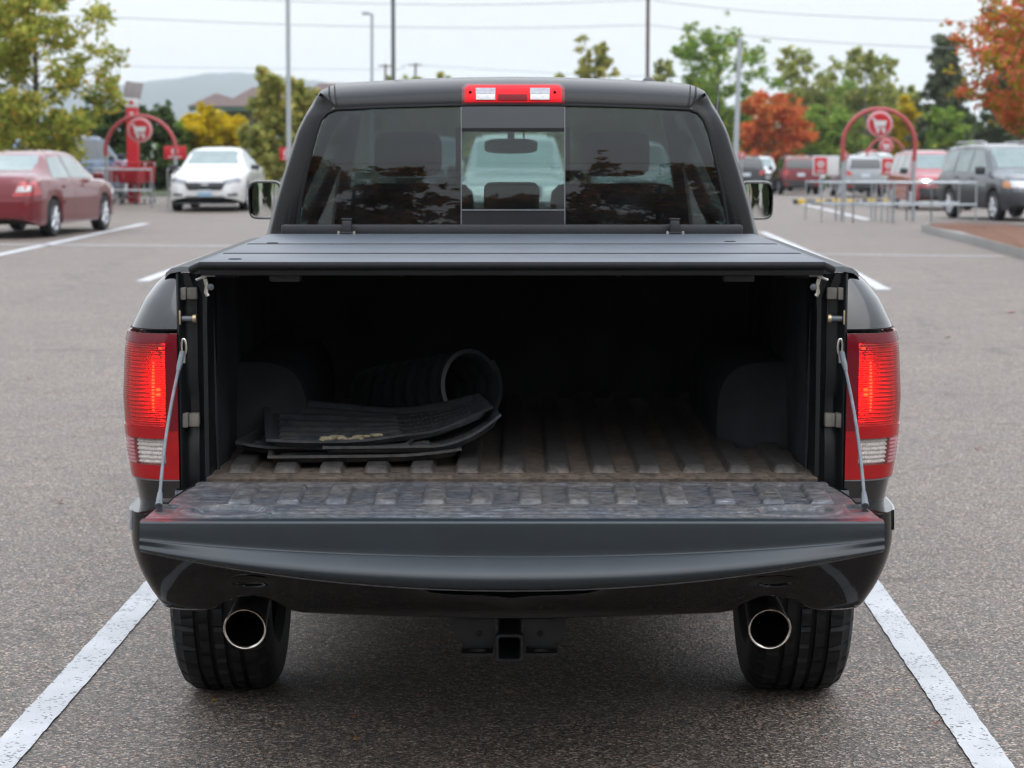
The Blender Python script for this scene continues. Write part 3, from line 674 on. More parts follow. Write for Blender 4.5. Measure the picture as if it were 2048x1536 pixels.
def bedside(sg):
    mb = MB(); fl = sg < 0
    m = lambda p: (p[0] * sg, p[1], p[2])
    angs = [0.0, 0.08, 0.2, 0.35, 0.5, 0.65, 0.8, 0.95, 1.1, 1.25, 1.38, 1.5, math.pi/2, math.pi/2+0.04, math.pi/2+0.1, AF]
    rest = [AF + 1.40 * k / 14 for k in range(15)]
    def g(al, z0, z1, nz):
        mb.grid(lambda u, v: m(tailpt(al[int(round(u * (len(al)-1)))], lerp(z0, z1, v))), len(al) - 1, nz, flip=fl)
    g(angs, ZL1 + 0.010, 1.302, 14); g(angs, 0.685, ZL0, 5)
    # flank with the rear wheel arch
    def low(y):
        d = abs(y - 6.42); return max(0.50, 0.41 + math.sqrt(max(0, 0.49 ** 2 - d * d))) if d < 0.49 else 0.50
    ar = [AF + 1.40 * k / 70 for k in range(71)]
    def fl2(u, v):
        a_ = ar[int(round(u * 70))]; y = 5.447 + 0.15 + (a_ - math.pi / 2); z = lerp(low(y), 1.302, v)
        return m(tailpt(a_, z))
    mb.grid(fl2, 70, 16, flip=fl)
    # inner skin of the flank so the bed is not paper thin
    mb.grid(lambda u, v: m((0.80, lerp(5.50, 7.15, u), lerp(0.60, 1.29, v))), 2, 2, flip=not fl)
    o = part(mb, 'bedside', BLK, smooth=50); return o
def on_tail(sg, mb, a0, a1, z0, z1, na, nz, off, thick=0.0):
    f = lambda u, v: (lambda p: (p[0] * sg, p[1], p[2]))(tailpt(lerp(a0, a1, u), lerp(z0, z1, v), off))
    mb.grid(f, na, nz, thick=thick, flip=sg < 0)
def tail_light(sg):
    # housing / reflector bowl behind the lens
    mb = MB()
    def bowl(u, v):
        a_ = lerp(0.02, AF, u); z = lerp(0.905, 1.135, v); dep = 0.050 * sstep(1.15, 0.45, a_) * sstep(0.0, 0.12, a_) * (math.sin(math.pi * v) ** 0.35) + 0.010
        rid = 0.0028 * math.sin(v * 2 * math.pi * 22)
        p = tailpt(a_, z, -dep + rid); return (p[0] * sg, p[1], p[2])
    mb.grid(bowl, 40, 132, flip=sg < 0)
    house = part(mb, 'tail_light', MAT['reflector'], smooth=60)
    house['label'] = 'lit red tail light'
    # outer red lens, with a raised clear window below
    mb = MB(); on_tail(sg, mb, 0.0, AF, 0.905, ZL1, 36, 16, 0.006, 0.004); part(mb, 'lens', MAT['lens_red'], house)
    mb = MB(); on_tail(sg, mb, 0.0, AF, 0.880, 0.908, 36, 3, 0.008, 0.02); on_tail(sg, mb, 0.0, AF, ZL0, 0.812, 36, 5, 0.006, 0.02)
    on_tail(sg, mb, 0.0, 0.15, 0.81, 0.885, 6, 8, 0.006, 0.02); part(mb, 'red_lens', MAT['lens_red_solid'], house)
    # dark surround of the lit lens
    mb = MB(); on_tail(sg, mb, 0.0, 0.13, 0.90, ZL1 - 0.002, 5, 14, 0.0095, 0.006); on_tail(sg, mb, 0.0, AF, 1.122, ZL1 - 0.001, 36, 3, 0.0092, 0.006); part(mb, 'lens_rim', MAT['lens_red_trim'], house)
    # reverse lamp: clear lens over little facets
    mb = MB()
    def facet(u, v):
        p = tailpt(lerp(0.17, 0.78, u), lerp(0.813, 0.878, v), -0.006 + 0.008 * abs(math.sin(u * math.pi * 12)) * abs(math.sin(v * math.pi * 6)))
        return (p[0] * sg, p[1], p[2])
    mb.grid(facet, 78, 36, flip=sg < 0); part(mb, 'reverse_lamp', MAT['reverse_facets'], house, 20)
    mb = MB(); on_tail(sg, mb, 0.15, 0.80, 0.812, 0.880, 24, 6, 0.007, 0.003); part(mb, 'clear_lens', MAT['lens_clear'], house)
    mb = MB()
    for k in range(7): on_tail(sg, mb, 0.80, AF, 0.814 + 0.0095 * k, 0.820 + 0.0095 * k, 8, 1, 0.008, 0.012)
    part(mb, 'lens_stripes', MAT['lens_pink'], house)
    mb = MB(); on_tail(sg, mb, 0.79, AF, ZL0, 0.905, 16, 8, 0.0045, 0.015); part(mb, 'side_lens', MAT['lens_red_solid'], house)
    # bulbs
    for (a_, z0, z1, r) in ((0.46, 0.945, 1.075, 0.0042), (0.34, 0.985, 1.01, 0.0075), (0.30, 1.105, 1.11, 0.004)):
        nseg = max(1, int((z1 - z0) / 0.0085)); mb = MB()
        for j in range(nseg):
            za = lerp(z0, z1, j / nseg); zb_ = lerp(z0, z1, (j + 0.5) / nseg); rr2 = r * (0.45 + 0.55 * math.sin(math.pi * (j + 0.5) / nseg))
            mb.tube([(lambda p: (p[0] * sg, p[1], p[2]))(tailpt(a_, z_, -0.026)) for z_ in (za, zb_)], rr2, 6)
        part(mb, 'bulb', MAT['bulb_hot'], house)['kind'] = 'stuff'
    mb = MB()                                # opaque shell behind everything
    on_tail(sg, mb, 0.0, AF, ZL0, ZL1, 20, 8, -0.075); mb.grid(lambda u, v: (lambda p: (p[0]*sg, p[1], p[2]))(tailpt(lerp(0, AF, u), ZL1 + 0.008, lerp(-0.08, 0.004, v))), 20, 2)
    mb.grid(lambda u, v: (lambda p: (p[0]*sg, p[1], p[2]))(tailpt(lerp(0, AF, u), 0.906, lerp(-0.08, 0.0, v))), 20, 2)
    mb.grid(lambda u, v: (lambda p: (p[0]*sg, p[1], p[2]))(tailpt(0.0, lerp(ZL0, ZL1, u), lerp(-0.08, 0.004, v))), 8, 2)
    part(mb, 'lamp_shell', MAT['cavity'], house)
    # bright seam under the lamp
    mb = MB(); mb.tube([(lambda p: (p[0]*sg, p[1], p[2]))(tailpt(lerp(0.0, AF, k / 20), ZL0 - 0.003, 0.003)) for k in range(21)], 0.0022, 6); part(mb, 'seam', MAT['trim_glint_grey'], house)
plain('lens_red_trim', (0.16, 0.004, 0.012), 0.2, coat=0.35, spec=0.2, var=0.1)
plain('reverse_facets', (1.25, 1.22, 1.20), 0.35, metal=0.0, var=0.4, nscale=120)
plain('lens_pink', (0.60, 0.20, 0.24), 0.15, coat=1.0, var=0.1)

def jamb(sg):
    mb = MB()
    plan = [(0.843, 5.452), (0.838, 5.447), (0.833, 5.452), (0.829, 5.478), (0.818, 5.490), (0.797, 5.492), (0.788, 5.480), (0.780, 5.472), (0.770, 5.474), (0.766, 5.485), (0.764, 5.62)]
    zs = [0.70, 0.80, 0.87, 0.90, 0.96, 0.99, 1.02, 1.10, 1.18, 1.24, 1.275, 1.297]
    def f(u, v):
        x, y = plan[int(round(u * 10))]; z = zs[int(round(v * 11))]
        if z > 1.24 and 3 < u * 10 < 9: x += 0.018 * (z - 1.24) / 0.05
        if 0.885 < z < 0.995 and 3 < u * 10 < 7: y += 0.012
        return (x * sg, y, z)
    mb.grid(f, 10, 11, flip=sg > 0)
    j = part(mb, 'bed_pillar', MAT['jamb_black'], smooth=55)
    X = lambda px: px
    def wx(px, py, Y=5.47): return AT(px, py, Y)
    # rubber stops
    for py, hh in ((587, 0.029), (840, 0.034)):
        p = wx(1024 + 640, py); mb = MB()
        mb.box((0.806 * sg, 5.478, p.z), (0.026, 0.03, hh), bev=0.004); mb.box((0.829 * sg, 5.472, p.z), (0.019, 0.034, hh * 1.06), bev=0.004); part(mb, 'bump_stop', MAT['bump_stop'], j)
    # striker pin with plate
    z = wx(1664, 637).z
    mb = MB(); mb.tube([(0.800 * sg, 5.466, z), (0.832 * sg, 5.462, z)], 0.0075, 12); part(mb, 'striker', MAT['cable_grey'], j)
    mb = MB(); mb.box((0.835 * sg, 5.458, z + 0.004), (0.005, 0.02, 0.036), bev=0.002); mb.lathe([(0.001, -0.004), (0.011, -0.004), (0.011, 0.004), (0.001, 0.004)], (0.800 * sg, 5.466, z), (1, 0, 0), 12); part(mb, 'striker_plate', MAT['brass_zinc'], j)
def cable(sg):
    mb = MB(); x0 = 1024 + 660 * sg * 0.997
    top = AT(1024 + sg * 656, 690, 5.455); end = Vector((0.846 * sg, 5.05, 0.795)); end = ATZ(1024 + sg * 706, 1012, 0.792)
    hk = [top + Vector((0.006 * sg * math.cos(t) , -0.004, 0.021 * math.sin(t) - 0.005)) for t in [2 * math.pi * k / 14 for k in range(15)]]
    mid = [top.lerp(end, t) + Vector((0.010 * sg * math.sin(math.pi * t), 0, -0.006 * math.sin(math.pi * t))) for t in [0.05 + 0.95 * k / 12 for k in range(13)]]
    mb.tube(mid, 0.0042, 8)
    c = part(mb, 'tailgate_cable', MAT['cable_grey'])
    mb = MB(); mb.tube(hk, 0.0032, 6); mb.tube([top + Vector((0, -0.004, -0.022)), top + Vector((0.001*sg, -0.004, -0.045))], 0.005, 8); part(mb, 'hook', MAT['zinc'], c)
    mb = MB(); mb.tube([mid[0], mid[1], mid[1].lerp(mid[2], 0.5)], [0.0075, 0.0075, 0.005], 8); mb.tube([mid[-2], mid[-1]], [0.006, 0.0095], 8); part(mb, 'sleeve', MAT['cable_grey'], c)
for sg in (-1, 1): bedside(sg); tail_light(sg); jamb(sg)
for sg in (-1, 1): cable(sg)

# ---- bed interior
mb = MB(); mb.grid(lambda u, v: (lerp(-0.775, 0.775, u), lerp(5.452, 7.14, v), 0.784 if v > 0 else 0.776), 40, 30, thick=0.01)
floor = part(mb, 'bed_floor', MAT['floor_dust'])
rib_mesh = None
for k in range(13):
    if rib_mesh is None:
        mb = MB()
        def rf(u, v):
            x = lerp(-0.034, 0.034, u); y = lerp(5.498, 7.12, v ** 1.6)
            ex = min(1, (0.034 - abs(x)) / 0.011); ey = min(1, (y - 5.498) / 0.020); h = 0.020 * (math.sin(min(ex, 1) * math.pi / 2)) * math.sin(min(ey, 1) * math.pi / 2)
            return (x * (0.86 + 0.14 * min(1, ey)), y, 0.7835 + h)
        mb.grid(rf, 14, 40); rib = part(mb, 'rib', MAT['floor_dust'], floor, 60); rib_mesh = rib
    else:
        r_ = rib_mesh.copy(); COL.objects.link(r_); r_.parent = floor; rib = r_
    rib.location.x = (k - 6) * 0.1165 + 0.002
mb = MB()
for sg in (-1, 1):
    mb.grid(lambda u, v: (sg * (0.766 - 0.01 * (1 - v) + 0.004 * math.sin(u * 40)), lerp(5.56, 7.14, u), lerp(0.784, 1.29, v)), 60, 8, thick=0.006, flip=sg > 0)
    # wheel well
    def ww(u, v):
        y = lerp(5.92, 7.0, u); an = v * math.pi / 2; f = min(1, min(u, 1 - u) / 0.06); f = math.sin(f * math.pi / 2)
        return (sg * lerp(0.768, lerp(0.74, 0.56, f), math.sin(an) ** 0.6 if v < 1 else 1) if False else sg * (0.768 - lerp(0.0, 0.20, f) * min(1, math.sin(an) ** 0.5)), y, 0.784 + 0.235 * f * math.cos(an) ** 0.5)
    mb.grid(ww, 30, 14, flip=sg < 0)
mb.grid(lambda u, v: (lerp(-0.77, 0.77, u), 7.135 + 0.006 * math.sin(u * 60), lerp(0.784, 1.30, v)), 80, 4, thick=0.01, flip=True)
part(mb, 'bed_liner_wall', MAT['liner_wall'])

# ---- bed rail caps
for sg in (-1, 1):
    mb = MB()
    prof = [(0.772, 1.285), (0.776, 1.304), (0.80, 1.311), (0.84, 1.311), (0.868, 1.305), (0.884, 1.293), (0.886, 1.283)]
    ys = [5.475, 5.485, 5.51, 5.6, 6.0, 6.5, 7.0, 7.17]
    def rc(u, v):
        x, z = prof[int(round(u * 6))]; y = ys[int(round(v * 7))]
        if v == 0: z -= 0.012; 
        return (sg * x, y + (0.06 * max(0, x - 0.82) / 0.06 if v < 0.4 else 0), z)
    mb.grid(rc, 6, 7, flip=sg < 0); part(mb, 'rail_cap', MAT['trim_plastic'], smooth=60)

# ---- folding bed cover
CZ = 1.328
mb = MB(); mb.box((0, 7.075, CZ - 0.016), (1.545, 0.022, 0.026), bev=0.004)
cover = part(mb, 'bed_cover', MAT['cover_coat'])
for sg in (-1, 1):
    mb = MB(); mb.box((sg * 0.784, 6.28, CZ - 0.017), (0.022, 1.70, 0.028), bev=0.005); part(mb, 'side_rail', MAT['cover_coat'], cover)
seams = [5.405, 5.83, 6.36, 7.06]
for k in range(3):
    mb = MB(); y0, y1 = seams[k] + 0.004, seams[k+1] - 0.004
    mb.box((0, (y0 + y1) / 2, CZ - 0.012), (1.545, y1 - y0, 0.024), bev=0.004); part(mb, 'panel', MAT['cover_coat'], cover)
    if k < 2:
        mb = MB(); mb.box((0, seams[k+1], CZ - 0.004), (1.545, 0.030, 0.0105), bev=0.002); part(mb, 'hinge_strip', MAT['rubber'], cover)
mb = MB(); mb.tube([(-0.80, 5.432, CZ - 0.020), (-0.775, 5.402, CZ - 0.008), (-0.6, 5.398, CZ - 0.008), (0, 5.398, CZ - 0.008), (0.6, 5.398, CZ - 0.008), (0.775, 5.402, CZ - 0.008), (0.80, 5.432, CZ - 0.020)], 0.010, 10)
mb.box((0, 5.41, CZ - 0.024), (1.55, 0.02, 0.018), bev=0.004); part(mb, 'seal', MAT['rubber'], cover)
mb = MB(); mb.box((0, 7.10, CZ + 0.010), (1.50, 0.05, 0.036), bev=0.008); part(mb, 'front_bar', MAT['trim_plastic'], cover)
for px in (693, 1350):
    x = AT(px, 460, 7.04).x; mb = MB(); mb.box((x, 7.055, CZ + 0.022), (0.030, 0.030, 0.044), bev=0.005); mb.box((x, 7.05, CZ + 0.048), (0.034, 0.018, 0.006), bev=0.002); mb.box((x, 7.035, CZ + 0.004), (0.060, 0.016, 0.006), bev=0.002); part(mb, 'clamp', MAT['trim_plastic'], cover)
    mb = MB()
    for d in (-0.025, 0.025): mb.lathe([(0.001, 0.010), (0.005, 0.008), (0.005, 0.0)], (x + d, 7.03, CZ), (0, 0, 1), 8)
    part(mb, 'clamp_screw', MAT['zinc'], cover)
for px, py in ((545, 485), (1460, 482), (470, 517)):
    p = ATZ(px, py, CZ + 0.002); mb = MB(); mb.lathe([(0.001, 0.002), (0.016, 0.002), (0.018, 0.0)], (p.x, p.y, CZ), (0, 0, 1), 12); part(mb, 'drain_plug', MAT['rubber'], cover)
# latch gear hanging under the cover
for sg in (-1, 1):
    px = lambda v: 1024 + sg * v
    mb = MB(); p = AT(px(453), 552, 5.46); mb.box((p.x, 5.47, p.z), (0.078, 0.06, 0.028), bev=0.006); part(mb, 'latch_housing', MAT['trim_plastic'], cover)
    z = AT(px(560), 548, 5.43).z
    mb = MB(); mb.tube([AT(px(593), 549, 5.44), AT(px(545), 548, 5.44)], 0.0085, 10)
    for k in range(6): mb.tube([AT(px(590 - 8 * k), 549, 5.44), AT(px(587 - 8 * k), 549, 5.44)], 0.0098, 10)
    part(mb, 'cable_sleeve', MAT['rubber'], cover)
    mb = MB(); mb.tube([AT(px(610), 549, 5.44), AT(px(594), 549, 5.44)], 0.006, 8); mb.tube([AT(px(545), 548, 5.44), AT(px(530), 548, 5.44), AT(px(520), 547, 5.44)], 0.0025, 6); mb.tube([AT(px(519), 547, 5.44), AT(px(502), 547, 5.44)], 0.0042, 8); part(mb, 'release_cable', MAT['zinc'], cover)
    mb = MB()
    def strap(pts, w_=0.006, th=0.006):
        mb.tube([AT(px(a_), b_, 5.435) for a_, b_ in pts], w_, 6)
    strap([(592, 537), (606, 539), (612, 547), (622, 556), (632, 560)], 0.0038); strap([(610, 550), (618, 558)], 0.0034); strap([(614, 558), (610, 572), (612, 585), (608, 592)], 0.0055)
    part(mb, 'latch_bracket', MAT['zinc'], cover)
    mb = MB(); p = AT(px(602), 574, 5.435); mb.lathe([(0.001, 0.008), (0.008, 0.006), (0.009, 0), (0.001, -0.004)], p, (0, -1, 0), 10); part(mb, 'latch_knob', MAT['cable_grey'], cover)
for p_ in (803, 1237):
    p = AT(p_, 547, 5.43); mb = MB(); mb.box((p.x, 5.43, p.z), (0.009, 0.01, 0.016), bev=0.002); part(mb, 'tab', MAT['trim_plastic'], cover)

# ---- tailgate (lowered)
GY0, GY1 = 5.435, 4.915
def gz_gate(y): return lerp(0.760, 0.778, (y - GY1) / (GY0 - GY1))
def ghalf(y): return interp([4.90, 4.96, 5.15, 5.34, 5.40, 5.44], [0.852, 0.849, 0.833, 0.802, 0.785, 0.775], y)
mb = MB()
def gtop(u, v):
    y = lerp(GY1 + 0.03, GY0, v); x = lerp(-1, 1, u) * ghalf(y); z = gz_gate(y)
    if 4.965 < y < 5.075:                                   # long grooves near the edge, ending before the dishes
        env = sstep(0.60, 0.55, abs(x)); z -= 0.004 * env * (0.5 - 0.5 * math.cos((y - 4.965) / 0.11 * 2 * math.pi * 3))
    d = ((abs(x) - 0.665) / 0.085) ** 2 + ((y - 5.045) / 0.055) ** 2   # oval dishes
    if d < 1.25: z -= 0.009 * sstep(1.15, 0.75, d); 
    if 1.0 < d < 1.7: z += 0.003
    if 5.12 < y < 5.385: z -= 0.005 * sstep(5.12, 5.135, y) * sstep(5.385, 5.37, y)
    if abs(x) > 0.79 and 5.03 < y < 5.12: z -= 0.010 * sstep(0.79, 0.80, abs(x)) * sstep(0.838, 0.828, abs(x))
    if y > 5.40: z -= 0.010 * sstep(5.40, 5.435, y)
    return (x, y, z)
mb.grid(gtop, 420, 130, flip=False)
# sides and underside skin
def gskin(u, v):
    x = lerp(-0.852, 0.852, u); t = abs(x) / 0.852; dep = 0.155 - 0.088 * t * t
    pts = [(GY1 + 0.03, 0.70), (GY1 + 0.01, 0.772 - dep * 0.9), (GY1 + 0.06, 0.772 - dep - 0.01), (5.15, 0.772 - dep - 0.03 + 0.03), (5.42, 0.70), (5.435, 0.75)]
    y, z = pl(pts, v); return (x, y, z)
mb.grid(gskin, 40, 15, flip=True)
for sg in (-1, 1):
    mb.grid(lambda u, v: (sg * lerp(ghalf(lerp(GY1 + 0.02, GY0, u)), 0.852, min(1, v * 1.4)), lerp(GY1 + 0.02, GY0, u), lerp(gz_gate(lerp(GY1 + 0.02, GY0, u)) - 0.001, 0.69, v)), 20, 5, flip=sg < 0)
gate = part(mb, 'tailgate', MAT['gate_dust'], smooth=30)
gate['label'] = 'lowered tailgate, dusty and scuffed inside'
pad0 = None
for k in range(13):
    if pad0 is None:
        mb = MB()
        def pf(u, v):
            x = lerp(-0.031, 0.031, u); y = lerp(5.14, 5.366, v); ex = min(1, (0.031 - abs(x)) / 0.010); ey = min(1, min(y - 5.14, 5.366 - y) / 0.016)
            h = 0.0125 * math.sin(ex * math.pi / 2) * math.sin(ey * math.pi / 2); return (x * (0.9 + 0.1 * ey), y, gz_gate(y) - 0.007 + h)
        mb.grid(pf, 14, 20); pad0 = part(mb, 'pad', MAT['gate_dust'], gate, 60); pd = pad0
    else:
        pd = pad0.copy(); COL.objects.link(pd); pd.parent = gate
    pd.location.x = (k - 6) * 0.1165 + 0.045
# moulded lip along the top edge of the gate
mb = MB()
def lip(u, v):
    x = lerp(-0.853, 0.853, u); t = abs(x) / 0.853; dep = 0.150 - 0.082 * t * t; zt = 0.7615
    led = 0.56 + 0.06 * t * t
    bul = 0.008 + 0.050 * (1 - t ** 2.2)
    pts = [(GY1 + 0.045, zt - 0.004), (GY1 + 0.042, zt), (GY1 + 0.010, zt), (GY1 + 0.002, zt - 0.003), (GY1, zt - 0.010),
           (GY1 - 0.002, zt - dep * 0.30), (GY1 - 0.004, zt - dep * (led - 0.04)), (GY1 - 0.010, zt - dep * led), (GY1 - bul * 0.8, zt - dep * (led + 0.14)), (GY1 - bul, zt - dep * (led + 0.21)),
           (GY1 - bul - 0.003, zt - dep * (led + 0.30)), (GY1 - bul + 0.004, zt - dep * 0.96), (GY1 - bul + 0.022, zt - dep), (GY1 + 0.05, zt - dep - 0.004), (GY1 + 0.2, zt - dep - 0.01)]
    y, z = crom(pts, v); return (x, y, z)
mb.grid(lip, 90, 56, flip=True)
for sg in (-1, 1):
    pr = [lip(0 if sg < 0 else 1, k / 28) for k in range(29)]
    mb._add([Vector(p) for p in pr], [tuple(range(29))[::(-1 if sg > 0 else 1)]])
part(mb, 'gate_lip', MAT['lip_plastic'], gate, 60)
mb = MB(); mb.tube([tuple(a_ + b_ for a_, b_ in zip(lip(k / 40, 0.845), (0, 0.004, -0.004))) for k in range(41)], 0.0016, 5); part(mb, 'lip_highlight', MAT['trim_glint_grey'], gate, 60)  # pale tube added as a highlight line along the lip's lower edge
for sg in (-1, 1):
    mb = MB(); p = (sg * 0.822, 5.075, 0.782); mb.box(p, (0.03, 0.055, 0.006), bev=0.002); part(mb, 'latch_slot', MAT['cavity'], gate)

# ---- rear bumper
BP = [(0.0, 5.235), (0.20, 5.236), (0.40, 5.245), (0.58, 5.262), (0.70, 5.276), (0.79, 5.290), (0.86, 5.308), (0.915, 5.333), (0.950, 5.375), (0.966, 5.44), (0.972, 5.55), (0.974, 5.70), (0.975, 5.86)]
def bump_pt(s, z, off=0.0):
    x, y = crom(BP, s)
    zz = (z - 0.47) / 0.20
    k = 0.05 * (1 - max(0, min(1, zz)) ** 1.0) ** 2 + 0.03 * max(0, zz - 0.75) ** 1.0
    cx = 0.062 * max(0, min(1, 1 - zz)) ** 2.2 * sstep(0.35, 0.75, s)
    return (x - cx, y + k - off, z)
def bump_low(x):
    z = interp([0, 0.10, 0.13, 0.40, 0.52, 0.547, 0.575, 0.61, 0.645, 0.69, 0.72, 0.75, 0.78, 0.85, 0.90, 1.0],
               [0.447, 0.447, 0.450, 0.456, 0.459, 0.463, 0.480, 0.497, 0.501, 0.495, 0.478, 0.463, 0.458, 0.456, 0.456, 0.465], x); return z
for sg in (-1, 1): pass
mb = MB()
def bf(u, v):
    s = abs(u * 2 - 1); sg = 1 if u >= 0.5 else -1; x = crom(BP, s)[0]; zl = bump_low(x); zt = interp([0, 0.86, 0.93, 1.0], [0.64, 0.64, 0.705, 0.705], x)
    p = bump_pt(s, lerp(zl, zt, v)); y = p[1]
    if v == 0: y += 0.02
    # notch of the number plate step at the middle
    c = sstep(0.26, 0.16, x); y += 0.035 * c * sstep(0.30, 0.55, v) * sstep(1.0, 0.9, v) + 0.03 * sstep(0.05, 0.0, x) * sstep(0.15, 0.5, v)
    # dimple over the exhaust cut-outs
    d = ((x - 0.65) / 0.075) ** 2 + ((p[2] - 0.548) / 0.018) ** 2; y += 0.010 * sstep(1.0, 0.2, d)
    return (sg * p[0], y, p[2])
mb.grid(bf, 200, 26, flip=False)
def btop(u, v):
    s = abs(u * 2 - 1); sg = 1 if u >= 0.5 else -1; x = crom(BP, s)[0]; zt = interp([0, 0.86, 0.93, 1.0], [0.64, 0.64, 0.705, 0.705], x); p = bump_pt(s, zt)
    return (sg * lerp(p[0], min(p[0], 0.80), v), lerp(p[1], max(p[1], 5.46), v), zt + 0.004 * math.sin(v * math.pi))
mb.grid(btop, 120, 4, flip=False)
def bbot(u, v):
    s = abs(u * 2 - 1); sg = 1 if u >= 0.5 else -1; x = crom(BP, s)[0]; zl = bump_low(x); p = bf(u, 0)
    return (p[0] * lerp(1, 0.97, v), lerp(p[1], p[1] + 0.14, v), p[2] + 0.006 * v)
mb.grid(bbot, 120, 2, flip=True)
bumper = part(mb, 'rear_bumper', MAT['bumper_black'], smooth=55)
for sg in (-1, 1):
    mb = MB()
    def cap_(u, v):
        s = lerp(0.70, 0.86, u); p = bump_pt(s, lerp(0.655, 0.705, v)); return (sg * (p[0] + 0.004), p[1] - 0.004, p[2])
    mb.grid(cap_, 10, 6, thick=0.01, flip=sg < 0); part(mb, 'bumper_corner', MAT['primer_scuff'] if sg < 0 else MAT['truck_black'], bumper)
mb = MB()
pts = [(1618, 1196), (1612, 1186), (1626, 1168), (1642, 1158), (1662, 1166), (1684, 1172), (1702, 1190), (1712, 1210), (1724, 1222)]
def bsurf(px, py):
    Y = 5.3
    for _ in range(8):
        p = AT(px, py, Y); xs = abs(p.x); lo, hi = 0.0, 1.0
        for _ in range(18):
            m_ = (lo + hi) / 2
            if bump_pt(m_, p.z)[0] < xs: lo = m_
            else: hi = m_
        Y = bump_pt(lo, p.z)[1]
    return AT(px, py, Y - 0.003)

# ---- exhaust tips, hitch
for sg in (-1, 1):
    c = AT(1024 + sg * 515 + (-19 if sg < 0 else 0), 1257, 5.31); ax = Vector((0.0, -1, -0.16)).normalized()
    mb = MB()
    mb.lathe([(0.040, -0.30), (0.044, -0.16), (0.050, -0.05), (0.0525, 0.0)], c, ax, 36)
    e_ = part(mb, 'exhaust_tip', MAT['chrome_dark'], smooth=60)
    mb = MB(); mb.lathe([(0.0525, -0.004), (0.0540, 0.002), (0.0525, 0.006), (0.0490, 0.005), (0.0470, 0.0)], c, ax, 36); part(mb, 'rim', MAT['chrome_lip'], e_, 60)
    mb = MB(); mb.lathe([(0.0472, 0.001), (0.046, -0.06), (0.043, -0.20), (0.001, -0.25)], c, ax, 32); part(mb, 'bore', MAT['soot'], e_, 60)
hz = lambda py: AT(1020, py, 5.42).z
mb = MB(); zc = (hz(1264) + hz(1319)) / 2; hx = AT(1019, 1290, 5.40).x
def sq(half, y): return [(hx - half, y, zc - half), (hx + half, y, zc - half), (hx + half, y, zc + half), (hx - half, y, zc + half)]
rr_ = []
for half, y in ((0.0315, 5.9), (0.0315, 5.42), (0.0365, 5.418), (0.0365, 5.398), (0.0345, 5.394), (0.0285, 5.394), (0.0265, 5.398), (0.0265, 5.7)):
    q = []
    for cx_, cz_ in ((-1, -1), (1, -1), (1, 1), (-1, 1)):
        for k in range(4):
            an = math.atan2(cz_, cx_) - math.pi / 4 + k / 3 * math.pi / 2; r0 = half * 0.28
            q.append((hx + cx_ * (half - r0) + r0 * math.cos(an), y, zc + cz_ * (half - r0) + r0 * math.sin(an)))
    rr_.append(q)
n = 16; vs = [p for q in rr_ for p in q]; mb._add(vs, [(i*n+k, i*n+(k+1) % n, (i+1)*n+(k+1) % n, (i+1)*n+k) for i in range(len(rr_)-1) for k in range(n)] + [tuple((len(rr_)-1)*n+k for k in range(n))])
hitch = part(mb, 'hitch_receiver', MAT['dark_metal'], smooth=50); mesh_fix(hitch)
for sg in (-1, 1):
    q = [(hx + sg * a_, 5.43, AT(1020, b_, 5.43).z) for a_, b_ in ((0.037, 1225), (0.142, 1225), (0.144, 1262), (0.125, 1283), (0.105, 1292), (0.037, 1292))]
    mb = MB(); mb.prism(q, (0, 0.01, 0)); pl_ = part(mb, 'hitch_plate', MAT['dark_metal'], hitch, 0); mesh_fix(pl_)
    mb = MB(); z = AT(1020, 1267, 5.43).z; mb.lathe([(0.001, 0.0015), (0.007, 0.0015), (0.0085, 0.0005), (0.0085, -0.004)], (hx + sg * 0.078, 5.43, z), (0, -1, 0), 14); part(mb, 'bolt_hole', MAT['cavity'], hitch)
    # chain loop plate with a hole: ring of quads
    mb = MB(); z = AT(1020, 1308, 5.42).z; cx_ = hx + sg * 0.082; m_ = 28
    def loop(u, v):
        an = u * 2 * math.pi; co, si = math.cos(an), math.sin(an)
        ox = max(-0.040, min(0.040, 0.06 * co)); oy = max(-0.032, min(0.032, 0.05 * si)); ix, iy = 0.021 * co, 0.016 * si
        return (cx_ + lerp(ox, ix, v), 5.425 + lerp(oy, iy, v), z)
    mb.grid(loop, m_, 1, thick=0.008, flip=True); mesh_fix(part(mb, 'chain_loop', MAT['rusty_metal'], hitch, 30))
    mb = MB(); mb.box((cx_ + sg * 0.0, 5.452, (z + AT(1020, 1290, 5.43).z) / 2), (0.075, 0.008, 0.034)); part(mb, 'loop_bracket', MAT['dark_metal'], hitch, 0)

